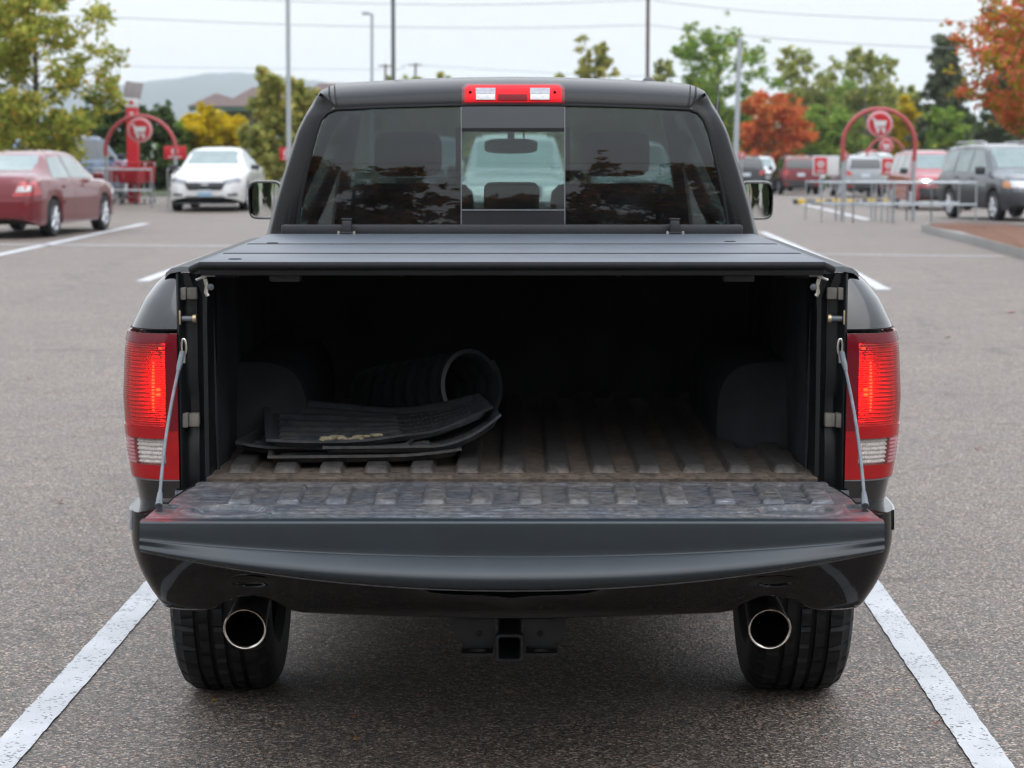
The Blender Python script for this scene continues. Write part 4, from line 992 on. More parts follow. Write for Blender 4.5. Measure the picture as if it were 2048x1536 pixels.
# ---- wheels
def truck_wheel(x, y, sg, detail=True):
    Rt, Wd = 0.408, 0.280; hw = Wd / 2
    prof = [(0.24, -hw + 0.03), (0.27, -hw + 0.005), (0.32, -hw - 0.004), (0.365, -hw + 0.0), (0.388, -hw + 0.012), (0.399, -hw + 0.03)]
    gro = [-0.062, -0.021, 0.021, 0.062]; xs = [(-hw + 0.035, Rt - 0.004)]
    for g_ in gro: xs += [(g_ - 0.0078, Rt), (g_ - 0.006, Rt - 0.014), (g_ + 0.006, Rt - 0.014), (g_ + 0.0078, Rt)]
    xs += [(hw - 0.035, Rt - 0.004)]
    prof += [(r, h) for h, r in xs]
    prof += [(0.399, hw - 0.03), (0.388, hw - 0.012), (0.365, hw), (0.32, hw + 0.004), (0.27, hw - 0.005), (0.24, hw - 0.03)]
    N = 252
    def fn(i, k, r):
        h = prof[i][1]
        if r > 0.386 and (abs(r - (Rt - 0.014)) > 1e-4):
            ph = (k + int(abs(h) * 60)) % 7
            if abs(h) > 0.07: return r - (0.011 if ph in (0, ) else 0)
            return r - (0.009 if (k + int(h * 260)) % 6 == 0 else 0)
        return r
    mb = MB(); mb.lathe(prof, (x, y, Rt - 0.004), (1, 0, 0), N, fn=fn if detail else None)
    w_ = part(mb, 'wheel', MAT['tyre_rubber'], smooth=28)
    mb = MB(); mb.lathe([(0.245, -hw + 0.03), (0.235, -hw + 0.05), (0.225, 0.0), (0.235, hw - 0.05), (0.245, hw - 0.03)], (x, y, Rt - 0.004), (1, 0, 0), 48)
    mb.lathe([(0.236, sg * 0.04), (0.10, sg * 0.06), (0.08, sg * 0.085), (0.001, sg * 0.085)], (x, y, Rt - 0.004), (1, 0, 0), 36)
    mb.lathe([(0.001, -sg * 0.09), (0.12, -sg * 0.09), (0.165, -sg * 0.07), (0.165, -sg * 0.02), (0.10, 0)], (x, y, Rt - 0.004), (1, 0, 0), 36)
    part(mb, 'rim', MAT['rusty_metal'], w_, 40)
for sg in (-1, 1):
    truck_wheel(sg * 0.832, 6.42, sg); truck_wheel(sg * 0.835, 9.98, sg, False)
# ---- underside
mb = MB(); mb.tube([(-0.72, 6.42, 0.405), (-0.2, 6.42, 0.405), (-0.1, 6.42, 0.405), (0.1, 6.42, 0.405), (0.2, 6.42, 0.405), (0.72, 6.42, 0.405)], [0.045, 0.05, 0.13, 0.13, 0.05, 0.045], 14); part(mb, 'rear_axle', MAT['dark_metal'])
mb = MB()
for sg in (-1, 1): mb.box((sg * 0.48, 8.1, 0.62), (0.09, 5.0, 0.16))
mb.box((0, 5.50, 0.60), (1.5, 0.10, 0.16)); mb.box((0, 8.2, 0.68), (1.75, 5.2, 0.06)); mb.box((0, 5.86, 0.47), (0.8, 0.5, 0.16)); mb.box((0, 8.5, 0.40), (1.5, 3.2, 0.3)); part(mb, 'chassis_shade_boxes', MAT['dark_metal'], smooth=0)  # frame, plus unseen slab and low boxes added to deepen shade underneath

# ================================================================== CAB
def tiltY(z):          # rear glass is nearly upright at the bottom and rolls forward towards the roof
    t = max(0, z - 1.30); return 7.14 + 0.012 * t + 0.20 * t * t
def cabY(x, z): return tiltY(z) + 0.060 * x * x
def C(px, py): return onsurf(px, py, cabY, 7.2)
def cpatch(mb, quad, nu, nv, off=0.0, thick=0.0, fn=None):
    """quad: four picture corners (bottom-left, bottom-right, top-right, top-left) laid on the cab's back"""
    def f(u, v):
        b0 = [lerp(quad[0][i], quad[1][i], u) for i in (0, 1)]; t0 = [lerp(quad[3][i], quad[2][i], u) for i in (0, 1)]
        px, py = lerp(b0[0], t0[0], v), lerp(b0[1], t0[1], v)
        p = C(px, py); return (p.x, p.y - off, p.z)
    mb.grid(f, nu, nv, thick=thick, flip=False)
mirx = lambda q: [(2050 - q[1][0], q[1][1]), (2050 - q[0][0], q[0][1]), (2050 - q[3][0], q[3][1]), (2050 - q[2][0], q[2][1])]
WL = [(597, 457), (604, 405), (619, 335), (637, 262), (648, 232)]      # left edge of the glass
WL2 = [(650, 232), (658, 224), (668, 215), (664, 207), (655, 196), (647, 188), (643, 182)]
def wl2(py):
    return interp([p[1] for p in WL2][::-1], [p[0] for p in WL2][::-1], py) if py < 232 else wl(min(py, 457))
def wl(py): return interp([p[1] for p in WL][::-1], [p[0] for p in WL][::-1], py)
SIL = [(528, 480), (537, 467), (551, 410), (570, 345), (596, 262), (620, 215), (636, 192), (644, 182)]   # silhouette of the pillar
def silx(py): return interp([p[1] for p in SIL][::-1], [p[0] for p in SIL][::-1], py)
# rear side panes
def pane(mir):
    mb = MB()
    def f(u, v):
        py0 = lerp(456, 214, v); l = wl(py0) + (8 * sstep(0.93, 1.0, v)); px = lerp(l, 921, u)
        py = py0 + (1 - u) * v * 8
        p = C(px if not mir else 2050 - px, py); return (p.x, p.y, p.z)
    mb.grid(f, 26, 26, thick=0.004, flip=mir); return part(mb, 'rear_window', MAT['glass_privacy'], smooth=60)
lw = pane(False); rw = pane(True)
# sliding centre window with its frame
mb = MB(); cpatch(mb, [(922, 454), (1130, 454), (1130, 418), (922, 418)], 10, 4, 0.006, 0.02)
slid = part(mb, 'sliding_window', MAT['slider_panel'] if 'slider_panel' in MAT else plain('slider_panel', (0.03, 0.033, 0.038), 0.16, coat=0.4, var=0.1))
mb = MB(); cpatch(mb, [(922, 258), (1130, 258), (1130, 213), (922, 213)], 10, 5, 0.006, 0.02); part(mb, 'upper_panel', MAT['slider_panel'], slid)
mb = MB(); cpatch(mb, [(922, 419), (1130, 419), (1130, 262), (922, 262)], 16, 16, 0.004, 0.004); part(mb, 'pane', MAT['glass_slider'], slid, 60)
mb = MB(); cpatch(mb, [(922, 262), (1130, 262), (1130, 256), (922, 256)], 8, 1, 0.007, 0.02); 
for a_, b_ in ((911, 923), (1129, 1140)): cpatch(mb, [(a_, 420), (b_, 420), (b_, 256), (a_, 256)], 2, 10, -0.006, 0.01)
part(mb, 'slider_track', MAT['rubber'], slid)
mb = MB()
for a_ in (922.5, 1129.5): cpatch(mb, [(a_ - 0.9, 455), (a_ + 0.9, 455), (a_ + 0.9, 214), (a_ - 0.9, 214)], 1, 10, 0.008, 0.01)
cpatch(mb, [(922, 421), (1130, 421), (1130, 418.6), (922, 418.6)], 8, 1, 0.010, 0.012); part(mb, 'slider_edge', MAT['trim_glint_grey'], slid)
# rubber seal round the glass and the ledge under it
mb = MB()
pts = [(594, 462)] + [(wl(p_) - 3, p_) for p_ in (440, 400, 350, 300, 262, 240)] + [(655, 226), (672, 219), (760, 215), (900, 211), (1025, 210)]
full = pts + [(2050 - a_, b_) for a_, b_ in pts[-2::-1]]
mb.tube([C(*p) + Vector((0, -0.004, 0)) for p in full], 0.0055, 7); part(mb, 'window_seal', MAT['rubber'])
mb = MB(); cpatch(mb, [(590, 472), (1460, 472), (1460, 456), (590, 456)], 12, 3, 0.010, 0.03); part(mb, 'window_ledge', MAT['trim_plastic'])
# roof and header
TOPL = [(628, 194), (641, 184), (646, 179.5), (653, 175.8), (662, 173), (680, 171), (720, 168.5), (820, 163), (920, 159.5), (1025, 158)]
def topy(px): 
    q = px if px <= 1025 else 2050 - px; return interp([p[0] for p in TOPL], [p[1] for p in TOPL], q)
def boty(px):
    q = px if px <= 1025 else 2050 - px; return interp([640, 650, 660, 670, 760, 900, 1025], [185.5, 193.5, 204, 217, 214, 210, 209], q)
mb = MB()
def roof(u, v):
    px = lerp(641, 1409, u); p0 = C(px, boty(px)); p1 = AT(px, topy(px), p0.y + 0.18)
    if v < 0.5:
        t = v / 0.5; an = t * math.pi / 2
        y = lerp(p0.y, p1.y, 1 - math.cos(an) ** 1.1); z = lerp(p0.z, p1.z, math.sin(an) ** 0.92)
        return (p0.x + (p1.x - p0.x) * t, y, z)
    t = (v - 0.5) / 0.5; xx = p1.x; y = lerp(p1.y, 9.15, t)
    return (xx * lerp(1, 1.08, t), y, p1.z + 0.045 * math.sin(t * math.pi * 0.75) - 0.02 * t)
mb.grid(roof, 192, 40, thick=0.012, flip=False)
rf_ = part(mb, 'roof', MAT['truck_black_wet'], smooth=60)
for sgx in (0, 1):
    for off_, wd in ((658, 3.2), (669, 2.6)):
        mb = MB()
        def dt(u, v):
            px = off_ + (u - 0.5) * wd + (0 if True else 0) + 5 * (1 - v) ; px = px if not sgx else 2050 - px
            uu = (px - 641) / (1409 - 641); q = roof(uu, lerp(0.0, 0.5, v)); return (q[0], q[1] - 0.003, q[2] + 0.002)
        mb.grid(dt, 2, 14, flip=bool(sgx)); part(mb, 'roof_joint', MAT['rubber'], rf_)
# third brake light
def rfpt(px, py, off=0.0):
    uu = (px - 641) / (1409 - 641); lo, hi = 0.0, 0.5
    for _ in range(22):
        m_ = (lo + hi) / 2; q = roof(uu, m_); yy = (CAM_H - q[2]) / q[1]; d = ray(px, py); tgt = -d.z / d.y
        if yy > tgt: lo = m_
        else: hi = m_
    q = roof(uu, lo); return (q[0], q[1] - off, q[2] + off * 0.3)
# pillars: from the glass edge round the corner and forward
def pillar(mir):
    mb = MB()
    def f(u, v):
        py = lerp(500, 181.5, v); a_ = (C(wl2(py) - 2, py) if py >= 215 else Vector(rfpt(max(641.3, wl2(py) + 1), py, -0.004))) if py <= 470 else C(594, py)
        e_ = AT(silx(py) if py < 480 else 528, py, 7.40)
        k = u
        if k < 0.45: x = lerp(a_.x, lerp(a_.x, e_.x, 0.72), k / 0.45); y = lerp(a_.y, a_.y + 0.030, (k / 0.45) ** 2)
        else:
            t = (k - 0.45) / 0.55 * math.pi / 2; x0 = lerp(a_.x, e_.x, 0.72); x = lerp(x0, e_.x, math.sin(t)); y = a_.y + 0.030 + 0.20 * (1 - math.cos(t)) ** 0.8
        z = AT(600, py, y).z
        return (x if not mir else -x + 0.002, y, z)
    mb.grid(f, 22, 30, flip=not mir)
    def g_(u, v):                          # run the corner forward as the rear roof pillar
        q = Vector(f(1, v)); return (q.x, q.y + 0.28 * u, q.z)
    mb.grid(g_, 3, 30, flip=not mir); return part(mb, 'rear_pillar', MAT['truck_black_wet'], smooth=60)
pillar(False); pillar(True)
def rpatch(mb, x0, x1, y0, y1, nu, nv, off, thick, rnd=0.0):
    def f(u, v):
        px = lerp(x0, x1, u); py = lerp(y1, y0, v)
        if rnd and v > 0.7:
            e_ = min(px - x0, x1 - px); 
            if e_ < rnd: py += (rnd - e_) ** 2 / rnd * (v - 0.7) / 0.3 * 0.8
        return rfpt(px, py, off)
    mb.grid(f, nu, nv, thick=thick)
mb = MB(); rpatch(mb, 924, 1129, 168.5, 210, 60, 12, 0.008, 0.03, 12); bl = part(mb, 'brake_light', MAT['lens_red_trim'], rf_ if False else T, 50); bl['label'] = 'red high-mounted brake light with two clear cargo lamps'
mb = MB(); rpatch(mb, 930, 1123, 172, 206.5, 60, 10, 0.011, 0.006, 10); part(mb, 'lens', MAT['brake_red'] if 'brake_red' in MAT else plain('brake_red', (0.95, 0.006, 0.016), 0.3, coat=0.0, spec=0.12, var=0.12, nscale=30), bl, 50)
for x0, x1 in ((952, 991), (1060, 1099)):
    mb = MB(); rpatch(mb, x0, x1, 178.5, 190, 10, 5, 0.0145, 0.004); part(mb, 'cargo_lamp', MAT['cargo_grey'] if 'cargo_grey' in MAT else plain('cargo_grey', (0.30, 0.30, 0.33), 0.2, coat=1.0, var=0.35, nscale=60), bl)
    mb = MB(); rpatch(mb, x0 + 0.5, x1 - 0.5, 190.5, 202, 10, 4, 0.0145, 0.004); part(mb, 'cargo_lens', MAT['lens_clear_solid'], bl)
mb = MB(); rpatch(mb, 996, 1054, 191, 203, 10, 3, 0.0135, 0.003); part(mb, 'lamp_core', MAT['lens_red_dark'], bl)
for px in (941, 1109):
    mb = MB(); p = rfpt(px, 187, 0.013); mb.lathe([(0.001, 0.002), (0.0045, 0.001), (0.0045, -0.003)], p, (0, -1, 0.3), 10); part(mb, 'screw', MAT['soot'], bl)

# cab flanks, doors, windows, screen, bonnet
def flank(z, y):
    return interp([0.35, 0.5, 0.9, 1.1, 1.25, 1.32, 1.75, 1.84], [0.88, 0.93, 0.95, 0.945, 0.89, 0.835, 0.650, 0.585], z) - 0.02 * max(0, (y - 10.4)) ** 1.5
for sg in (-1, 1):
    fl = sg < 0
    mb = MB()
    def lowz(y):
        d = abs(y - 9.98); return max(0.40, 0.41 + math.sqrt(max(0, 0.5 ** 2 - d * d))) if d < 0.5 else 0.40
    mb.grid(lambda u, v: (sg * flank(lerp(lowz(lerp(7.24, 9.35, u)), 1.30, v), 8), lerp(7.24, 9.35, u), lerp(0.40, 1.30, v)), 16, 12, thick=0.03, flip=fl)
    dr = part(mb, 'door', BLK, smooth=50)
    mb = MB(); mb.box((sg * 0.985, 8.0, 1.16), (0.03, 0.2, 0.035), bev=0.01); mb.box((sg * 0.985, 9.0 - 0.75 + 0.9, 1.16), (0.03, 0.2, 0.035), bev=0.01); part(mb, 'handle', BLK, dr)
    mb = MB()
    mb.grid(lambda u, v: (sg * flank(lerp(lowz(lerp(9.35, 11.15, u)), lerp(1.30, 1.15, u), v), lerp(9.35, 11.15, u)), lerp(9.35, 11.15, u), lerp(lowz(lerp(9.35, 11.15, u)), lerp(1.27, 1.12, u), v)), 44, 12, thick=0.02, flip=fl)
    part(mb, 'front_fender', BLK, smooth=50)
    mb = MB()
    for y0, y1, t0, t1 in ((8.02, 8.13, 8.05, 8.15), (9.20, 9.28, 8.98, 9.05)):
        mb.grid(lambda u, v: (sg * flank(lerp(1.30, 1.78, v), 8), lerp(lerp(y0, y1, u), lerp(t0, t1, u), v), lerp(1.30, 1.78, v)), 3, 8, thick=0.03, flip=fl)
    mb.grid(lambda u, v: (sg * flank(lerp(1.745, 1.815, v), 8), lerp(7.45, 9.1, u), lerp(1.745, 1.815, v)), 12, 4, thick=0.03, flip=fl)
    part(mb, 'side_pillar', BLK, smooth=50)
    for y0, y1, t0, t1 in ((7.62, 8.02, 7.62, 8.05), (8.13, 9.20, 8.15, 8.98)):
        mb = MB(); mb.grid(lambda u, v: (sg * (flank(lerp(1.30, 1.75, v), 8) - 0.008), lerp(lerp(y0, y1, u), lerp(t0, t1, u), v), lerp(1.30, 1.75, v)), 8, 8, thick=0.005, flip=fl); part(mb, 'side_window', MAT['glass_side'], smooth=60)
WS = lambda u, v: (lerp(-1, 1, u) * lerp(0.78, 0.62, v), lerp(10.05, 9.14, v) - 0.10 * (lerp(-1, 1, u)) ** 2, lerp(1.22, 1.78, v))
mb = MB(); mb.grid(WS, 16, 10, thick=0.006, flip=True); part(mb, 'windshield', MAT['glass_windshield'], smooth=60)
mb = MB()
for sg in (-1, 1): mb.tube([(sg * 0.80, 9.98, 1.20), (sg * 0.72, 9.5, 1.52), (sg * 0.635, 9.05, 1.80)], 0.035, 8)
mb.tube([(-0.63, 9.03, 1.80), (0, 9.12, 1.815), (0.63, 9.03, 1.80)], 0.03, 8); part(mb, 'front_pillar', BLK)
mb = MB(); mb.grid(lambda u, v: (lerp(-1, 1, u) * lerp(0.90, 0.80, v), lerp(9.95, 11.2, v), 1.20 - 0.06 * v - 0.05 * (lerp(-1, 1, u)) ** 2 + 0.03 * math.cos(lerp(-1, 1, u) * 5) * (1 - v)), 20, 12, thick=0.02); part(mb, 'bonnet', BLK, smooth=60)
mb = MB(); mb.grid(lambda u, v: (lerp(-1, 1, u) * 0.88, 11.22 - 0.12 * (lerp(-1, 1, u)) ** 2 + 0.06 * math.sin(v * 3), lerp(0.40, 1.13, v)), 20, 8, thick=0.05, flip=True); part(mb, 'front_fascia', BLK)
# interior
mb = MB(); mb.box((0, 7.29, 0.95), (1.6, 0.05, 0.66)); mb.box((0, 8.6, 0.60), (1.7, 2.8, 0.05)); mb.box((0, 9.72, 1.02), (1.56, 0.55, 0.36), bev=0.08); mb.box((-0.42, 9.50, 1.19), (0.42, 0.16, 0.09), bev=0.03)
mb.grid(lambda u, v: (lerp(-0.66, 0.66, u), lerp(7.42, 9.05, v), 1.775 + 0.025 * math.sin(v * 3)), 8, 8, thick=0.01, flip=True); part(mb, 'cabin_trim', MAT['cabin_plastic'])
for x in (-0.40, 0.40):
    mb = MB()
    mb.box((x, 8.55, 1.10), (0.50, 0.20, 0.72), rot=Matrix.Rotation(R(-12), 3, 'X'), bev=0.07, seg=3); mb.box((x, 8.85, 0.76), (0.52, 0.52, 0.16), bev=0.06); st = part(mb, 'front_seat', MAT['seat_cloth'], smooth=60)
    mb = MB(); mb.box((x, 8.42, 1.575), (0.26, 0.11, 0.17), rot=Matrix.Rotation(R(-10), 3, 'X'), bev=0.055, seg=3); part(mb, 'headrest', MAT['seat_cloth'], st, 60)
mb = MB(); mb.box((0, 7.56, 1.02), (1.45, 0.16, 0.56), rot=Matrix.Rotation(R(-10), 3, 'X'), bev=0.06); bs = part(mb, 'rear_bench', MAT['seat_cloth'], smooth=60)
mb = MB(); p = AT(1023, 392, 7.5); mb.box((p.x, 7.5, p.z - 0.01), (0.19, 0.09, 0.115), bev=0.03, seg=3); part(mb, 'headrest', MAT['seat_cloth'], bs, 60)
for x in (-0.46, 0.46):
    mb = MB(); mb.box((x, 7.5, 1.345), (0.28, 0.10, 0.13), bev=0.04, seg=3); part(mb, 'headrest', MAT['seat_cloth'], bs, 60)
mb = MB(); Ym = 9.35; p = AT(1022, 292, Ym); s_ = Ym / FPX
def rv(u, v):
    an = u * 2 * math.pi; ex = 0.45; cx_ = math.copysign(abs(math.cos(an)) ** ex, math.cos(an)); sx_ = math.copysign(abs(math.sin(an)) ** ex, math.sin(an))
    k = [0.001, 0.92, 1.0, 0.9, 0.4][int(round(v * 4))]; d = [0, 0, 0.012, 0.035, 0.05][int(round(v * 4))]
    return (p.x + 53 * s_ * cx_ * k, Ym + d, p.z + 15.5 * s_ * sx_ * k * (1 - 0.1 * abs(cx_)))
mb.grid(rv, 40, 4); mb.tube([(p.x, Ym + 0.05, p.z), (p.x, Ym + 0.09, p.z + 0.06), (p.x, Ym + 0.02, p.z + 0.13)], 0.012, 8); mb.tube([(p.x + 0.055, Ym + 0.03, p.z + 0.02), (p.x + 0.055, Ym + 0.0, p.z + 0.12)], 0.004, 6); mb.lathe([(0.001, 0), (0.016, 0), (0.014, 0.03)], (p.x, Ym, p.z + 0.035), (0, 0, 1), 12); part(mb, 'mirror_stalk', MAT['cabin_plastic'])
mb = MB(); ring = [(0.19 * math.cos(t), 0.0, 0.19 * math.sin(t)) for t in [2 * math.pi * k / 28 for k in range(29)]]
mb.tube([Vector((-0.40, 9.30, 1.10)) + Matrix.Rotation(R(-25), 3, 'X') @ Vector(q) for q in ring], 0.014, 8); mb.box((-0.40, 9.32, 1.10), (0.16, 0.05, 0.10), bev=0.03); part(mb, 'steering_wheel', MAT['cabin_plastic'])
# door mirrors
for sg in (-1, 1):
    Ym = 9.75; s_ = Ym / FPX
    cx, cy = ((530, 400) if sg < 0 else (1513, 401)); p = AT(cx, cy, Ym); hw_, hh_ = 34 * s_, 39 * s_
    mb = MB()
    def hs(u, v):
        an = u * 2 * math.pi; ex = 0.42; c_ = math.copysign(abs(math.cos(an)) ** ex, math.cos(an)); q_ = math.copysign(abs(math.sin(an)) ** ex, math.sin(an))
        k, d = [(0.86, 0.006), (0.90, 0.0), (0.98, 0.002), (1.0, 0.015), (0.98, 0.05), (0.86, 0.10), (0.5, 0.13), (0.01, 0.135)][int(round(v * 7))]
        return (p.x + hw_ * k * c_, Ym + d, p.z + hh_ * k * q_ - 0.10 * sg * hw_ * c_ * 0)
    mb.grid(hs, 44, 7, flip=False); mb.box((p.x - sg * 0.09, Ym + 0.06, p.z - 0.03), (0.12, 0.07, 0.07), bev=0.02); dm = part(mb, 'door_mirror', MAT['truck_black'], smooth=60)
    mb = MB()
    def mg(u, v):
        an = u * 2 * math.pi; ex = 0.42; c_ = math.copysign(abs(math.cos(an)) ** ex, math.cos(an)); q_ = math.copysign(abs(math.sin(an)) ** ex, math.sin(an)); k = lerp(0.001, 0.87, v)
        rx = hw_ * k * c_
        return (p.x + rx, Ym + 0.010 + rx * sg * 0.10 + 0.9 * rx * rx, p.z + hh_ * k * q_)
    mb.grid(mg, 44, 6); part(mb, 'mirror_glass', MAT['mirror_silver'], dm, 60)
mb = MB(); mb.tube([AT(1433, 235, 10.3), AT(1439, 155, 10.3)], [0.004, 0.0022], 6); part(mb, 'antenna', MAT['trim_glint_grey'])
mb = MB(); p = AT(1297, 166, 8.6)
def fin(u, v):
    an = u * 2 * math.pi; k = math.cos(v * math.pi / 2); return (p.x + 0.030 * k * math.cos(an), 8.6 + 0.07 * k * math.sin(an) + 0.02 * v, p.z - 0.01 + 0.034 * math.sin(v * math.pi / 2))
mb.grid(fin, 20, 8); part(mb, 'roof_antenna', MAT['trim_plastic'], smooth=60)

# ================================================================== LOAD IN THE BED
def mat_thing(name, label, outline_fn, nu, nv, ridges, mat='mat_dust', group='rubber floor mats in the bed'):
    mb = MB(); P0 = Vector(outline_fn(0.5, 0.5)); e = None
    def f(u, v):
        p = Vector(outline_fn(u, v)); h = 0.0
        ed = min(u, 1 - u, v * 0.8, (1 - v) * 0.8)
        h += 0.016 * sstep(0.045, 0.02, ed)
        if ed > 0.06: h += 0.011 * max(0, math.sin(v * math.pi * ridges)) ** 0.6 * (1 if u < 0.62 else 0.25) + (0.002 * math.sin(u * 160) * math.sin(v * 120) if u > 0.64 else 0)
        return (p.x, p.y, p.z + h)
    mb.grid(f, nu, nv, thick=0.007); o = mb.build(name, MAT[mat], None, 50); return tag(o, label, 'floor mat', group)
def flatmat(cx, cy, wx_, wy_, rot, z, curl=0.0, cr=0.0):
    ca, sa = math.cos(rot), math.sin(rot)
    def f(u, v):
        a_ = (u - 0.5) * wx_; b_ = (v - 0.5) * wy_
        return (cx + a_ * ca - b_ * sa, cy + a_ * sa + b_ * ca, z + curl * max(0, u - 0.6) ** 2 + cr * max(0, 0.25 - u) ** 2)
    return f
mat_thing('floor_mat', 'lowest flat black rubber mat lying on the bed ribs', flatmat(-0.395, 5.77, 0.50, 0.42, R(4), 0.806, 0.10), 90, 60, 12)
mat_thing('floor_mat', 'black mat sticking out at the left end of the stack', flatmat(-0.47, 5.86, 0.46, 0.46, R(-7), 0.816, 0.1, 0.2), 90, 60, 12)
mat_thing('floor_mat', 'second mat from the top with its right corner curling up', flatmat(-0.275, 5.75, 0.46, 0.34, R(5), 0.828, 0.50), 90, 60, 12)
TOPF = [ATZ(532, 890, 0.845), ATZ(620, 893, 0.842), ATZ(715, 891, 0.842), ATZ(800, 881, 0.848), ATZ(880, 868, 0.856), AT(985, 824, 5.70)]
TOPB = [AT(526, 808, 6.02), AT(620, 812, 6.05), AT(690, 818, 6.08), AT(780, 826, 6.06), AT(870, 818, 5.98), AT(958, 798, 5.86)]
def topmat(u, v):
    a_ = crom([tuple(p) for p in TOPF], u); b_ = crom([tuple(p) for p in TOPB], u); p = Vector(a_).lerp(Vector(b_), v)
    p.z -= 0.012 * math.sin(v * math.pi) * (1 - u); return p
mat_thing('floor_mat', 'topmost ridged black mat with a raised right wing and dried mud', topmat, 120, 90, 14)
plain('dried_mud', (0.30, 0.25, 0.16), 0.9, var=0.4, nscale=60, bmp=0.8, bscale=120)
rnd = random.Random(5)
mb = MB()
for k in range(16):
    u = rnd.uniform(0.26, 0.50); v = rnd.uniform(0.015, 0.10); p = topmat(u, v); mb.box((p.x, p.y, p.z + 0.016), (rnd.uniform(0.012, 0.03), rnd.uniform(0.012, 0.03), rnd.uniform(0.004, 0.010)), rot=Matrix.Rotation(rnd.uniform(0, 3), 3, 'Z'), bev=0.004)
o = mb.build('mud_cake', MAT['dried_mud'], None); tag(o, 'cake of dried yellowish mud on the front edge of the top mat', 'mud', kind='stuff')
# rolled mat
def rolled():
    a_ = AT(943, 772, 6.12); b_ = AT(752, 800, 6.62); ax = (b_ - a_); L = ax.length; ax.normalize(); sd_ = ax.cross(Vector((0, 0, 1))).normalized(); up = sd_.cross(ax)
    mb = MB()
    def f(u, v):
        an = lerp(-1.2, 2 * math.pi - 0.9, u) + math.pi / 2; r = 0.078 + 0.010 * u + 0.004 * max(-0.3, math.cos(v * L / 0.072 * 2 * math.pi)) - 0.004 * v
        p = a_ + ax * (v * L) + sd_ * (r * 1.0 * math.cos(an)) + up * (r * 1.12 * math.sin(an)); return p
    mb.grid(f, 54, 96, thick=0.012); o = mb.build('rolled_mat', MAT['mat_rubber'], None, 60); mesh_fix(o)
    tag(o, 'ribbed black rubber mat rolled into a tube behind the stack', 'rolled mat')
rolled()
# ================================================================== OTHER VEHICLES
clear('lamp_clear', (0.9, 0.92, 0.95), 1.4)
plain('car_glass', (0.20, 0.275, 0.27), 0.06, var=0.25, nscale=2.5, coat=0.6)
plain('car_glass_dark', (0.02, 0.025, 0.028), 0.05, var=0.2, nscale=2.5, coat=0.6)
plain('lamp_red', (0.55, 0.012, 0.012), 0.12, coat=1.0, var=0.15, nscale=12)
plain('lamp_white', (0.72, 0.72, 0.72), 0.12, coat=1.0, var=0.2, nscale=12)
plain('lamp_amber', (0.75, 0.28, 0.06), 0.12, coat=1.0, var=0.15)
plain('lamp_grey', (0.22, 0.24, 0.27), 0.1, coat=1.0, var=0.3, nscale=10)
plain('grille_black', (0.012, 0.013, 0.015), 0.4, var=0.3, nscale=30)
plain('plate_white', (0.62, 0.68, 0.75), 0.5, var=0.1)
plain('plate_blue', (0.30, 0.48, 0.66), 0.5, var=0.1)
plain('alloy', (0.55, 0.56, 0.58), 0.3, metal=0.75, var=0.15)
plain('cladding', (0.035, 0.037, 0.041), 0.6, var=0.2)
car_paint('paint_maroon', (0.20, 0.012, 0.02), 0.15, 0.3)
car_paint('paint_white', (0.78, 0.78, 0.78), 0.0, 0.3)
car_paint('paint_charcoal', (0.09, 0.10, 0.115), 0.4, 0.3)
car_paint('paint_red', (0.42, 0.018, 0.035), 0.1, 0.3)
car_paint('paint_silver', (0.38, 0.40, 0.42), 0.5, 0.3)
car_paint('paint_blue', (0.13, 0.22, 0.36), 0.3, 0.3)
car_paint('paint_black', (0.02, 0.021, 0.025), 0.1, 0.3)

KINDS = {
 'sedan': dict(L=4.80, W=0.90, zt=[(-2.40, .62), (-2.37, .90), (-2.28, 1.03), (-2.1, 1.075), (-1.72, 1.10), (-1.5, 1.18), (-1.02, 1.40), (-.7, 1.445), (-.2, 1.465), (.3, 1.44), (.5, 1.40), (1.12, 1.06), (1.3, 1.01), (1.8, .945), (2.15, .87), (2.30, .80), (2.375, .70), (2.40, .55)],
    zb=[(-2.40, .58), (-2.3, .90), (-1.9, .97), (-1.0, .965), (0, .93), (1.1, .905), (1.8, .85), (2.2, .77), (2.36, .66), (2.40, .52)], yr=[(-2.4, .80), (-1.75, .78), (-1.0, .63), (.3, .635), (1.15, .80), (1.9, .80), (2.4, .70)],
    w=[(-2.4, .80), (-2.3, .90), (-2.0, .965), (-1, 1), (1, 1), (1.8, .975), (2.15, .91), (2.32, .80), (2.40, .68)], ax=(-1.36, 1.40), wr=0.325, sill=0.21),
 'suv': dict(L=4.70, W=0.93, zt=[(-2.35, .75), (-2.33, 1.05), (-2.24, 1.38), (-2.12, 1.64), (-1.98, 1.71), (-1.2, 1.765), (-.3, 1.775), (.30, 1.735), (.48, 1.68), (1.06, 1.22), (1.2, 1.16), (1.8, 1.09), (2.15, 1.0), (2.29, .86), (2.35, .60)],
    zb=[(-2.35, .70), (-2.28, 1.0), (-1.9, 1.10), (0, 1.06), (1.1, 1.05), (1.8, 1.0), (2.2, .88), (2.35, .58)], yr=[(-2.35, .82), (-2.2, .76), (-1.9, .72), (.3, .72), (1.1, .84), (1.9, .84), (2.35, .74)],
    w=[(-2.35, .84), (-2.25, .93), (-1.9, .985), (-1, 1), (1, 1), (1.8, .985), (2.15, .92), (2.29, .84), (2.35, .76)], ax=(-1.33, 1.38), wr=0.36, sill=0.28),
}
def interp2(tab, x): return interp([p[0] for p in tab], [p[1] for p in tab], x)
def smooth2(tab, x, h=0.05): return (interp2(tab, x - h) + 2 * interp2(tab, x) + interp2(tab, x + h)) / 4
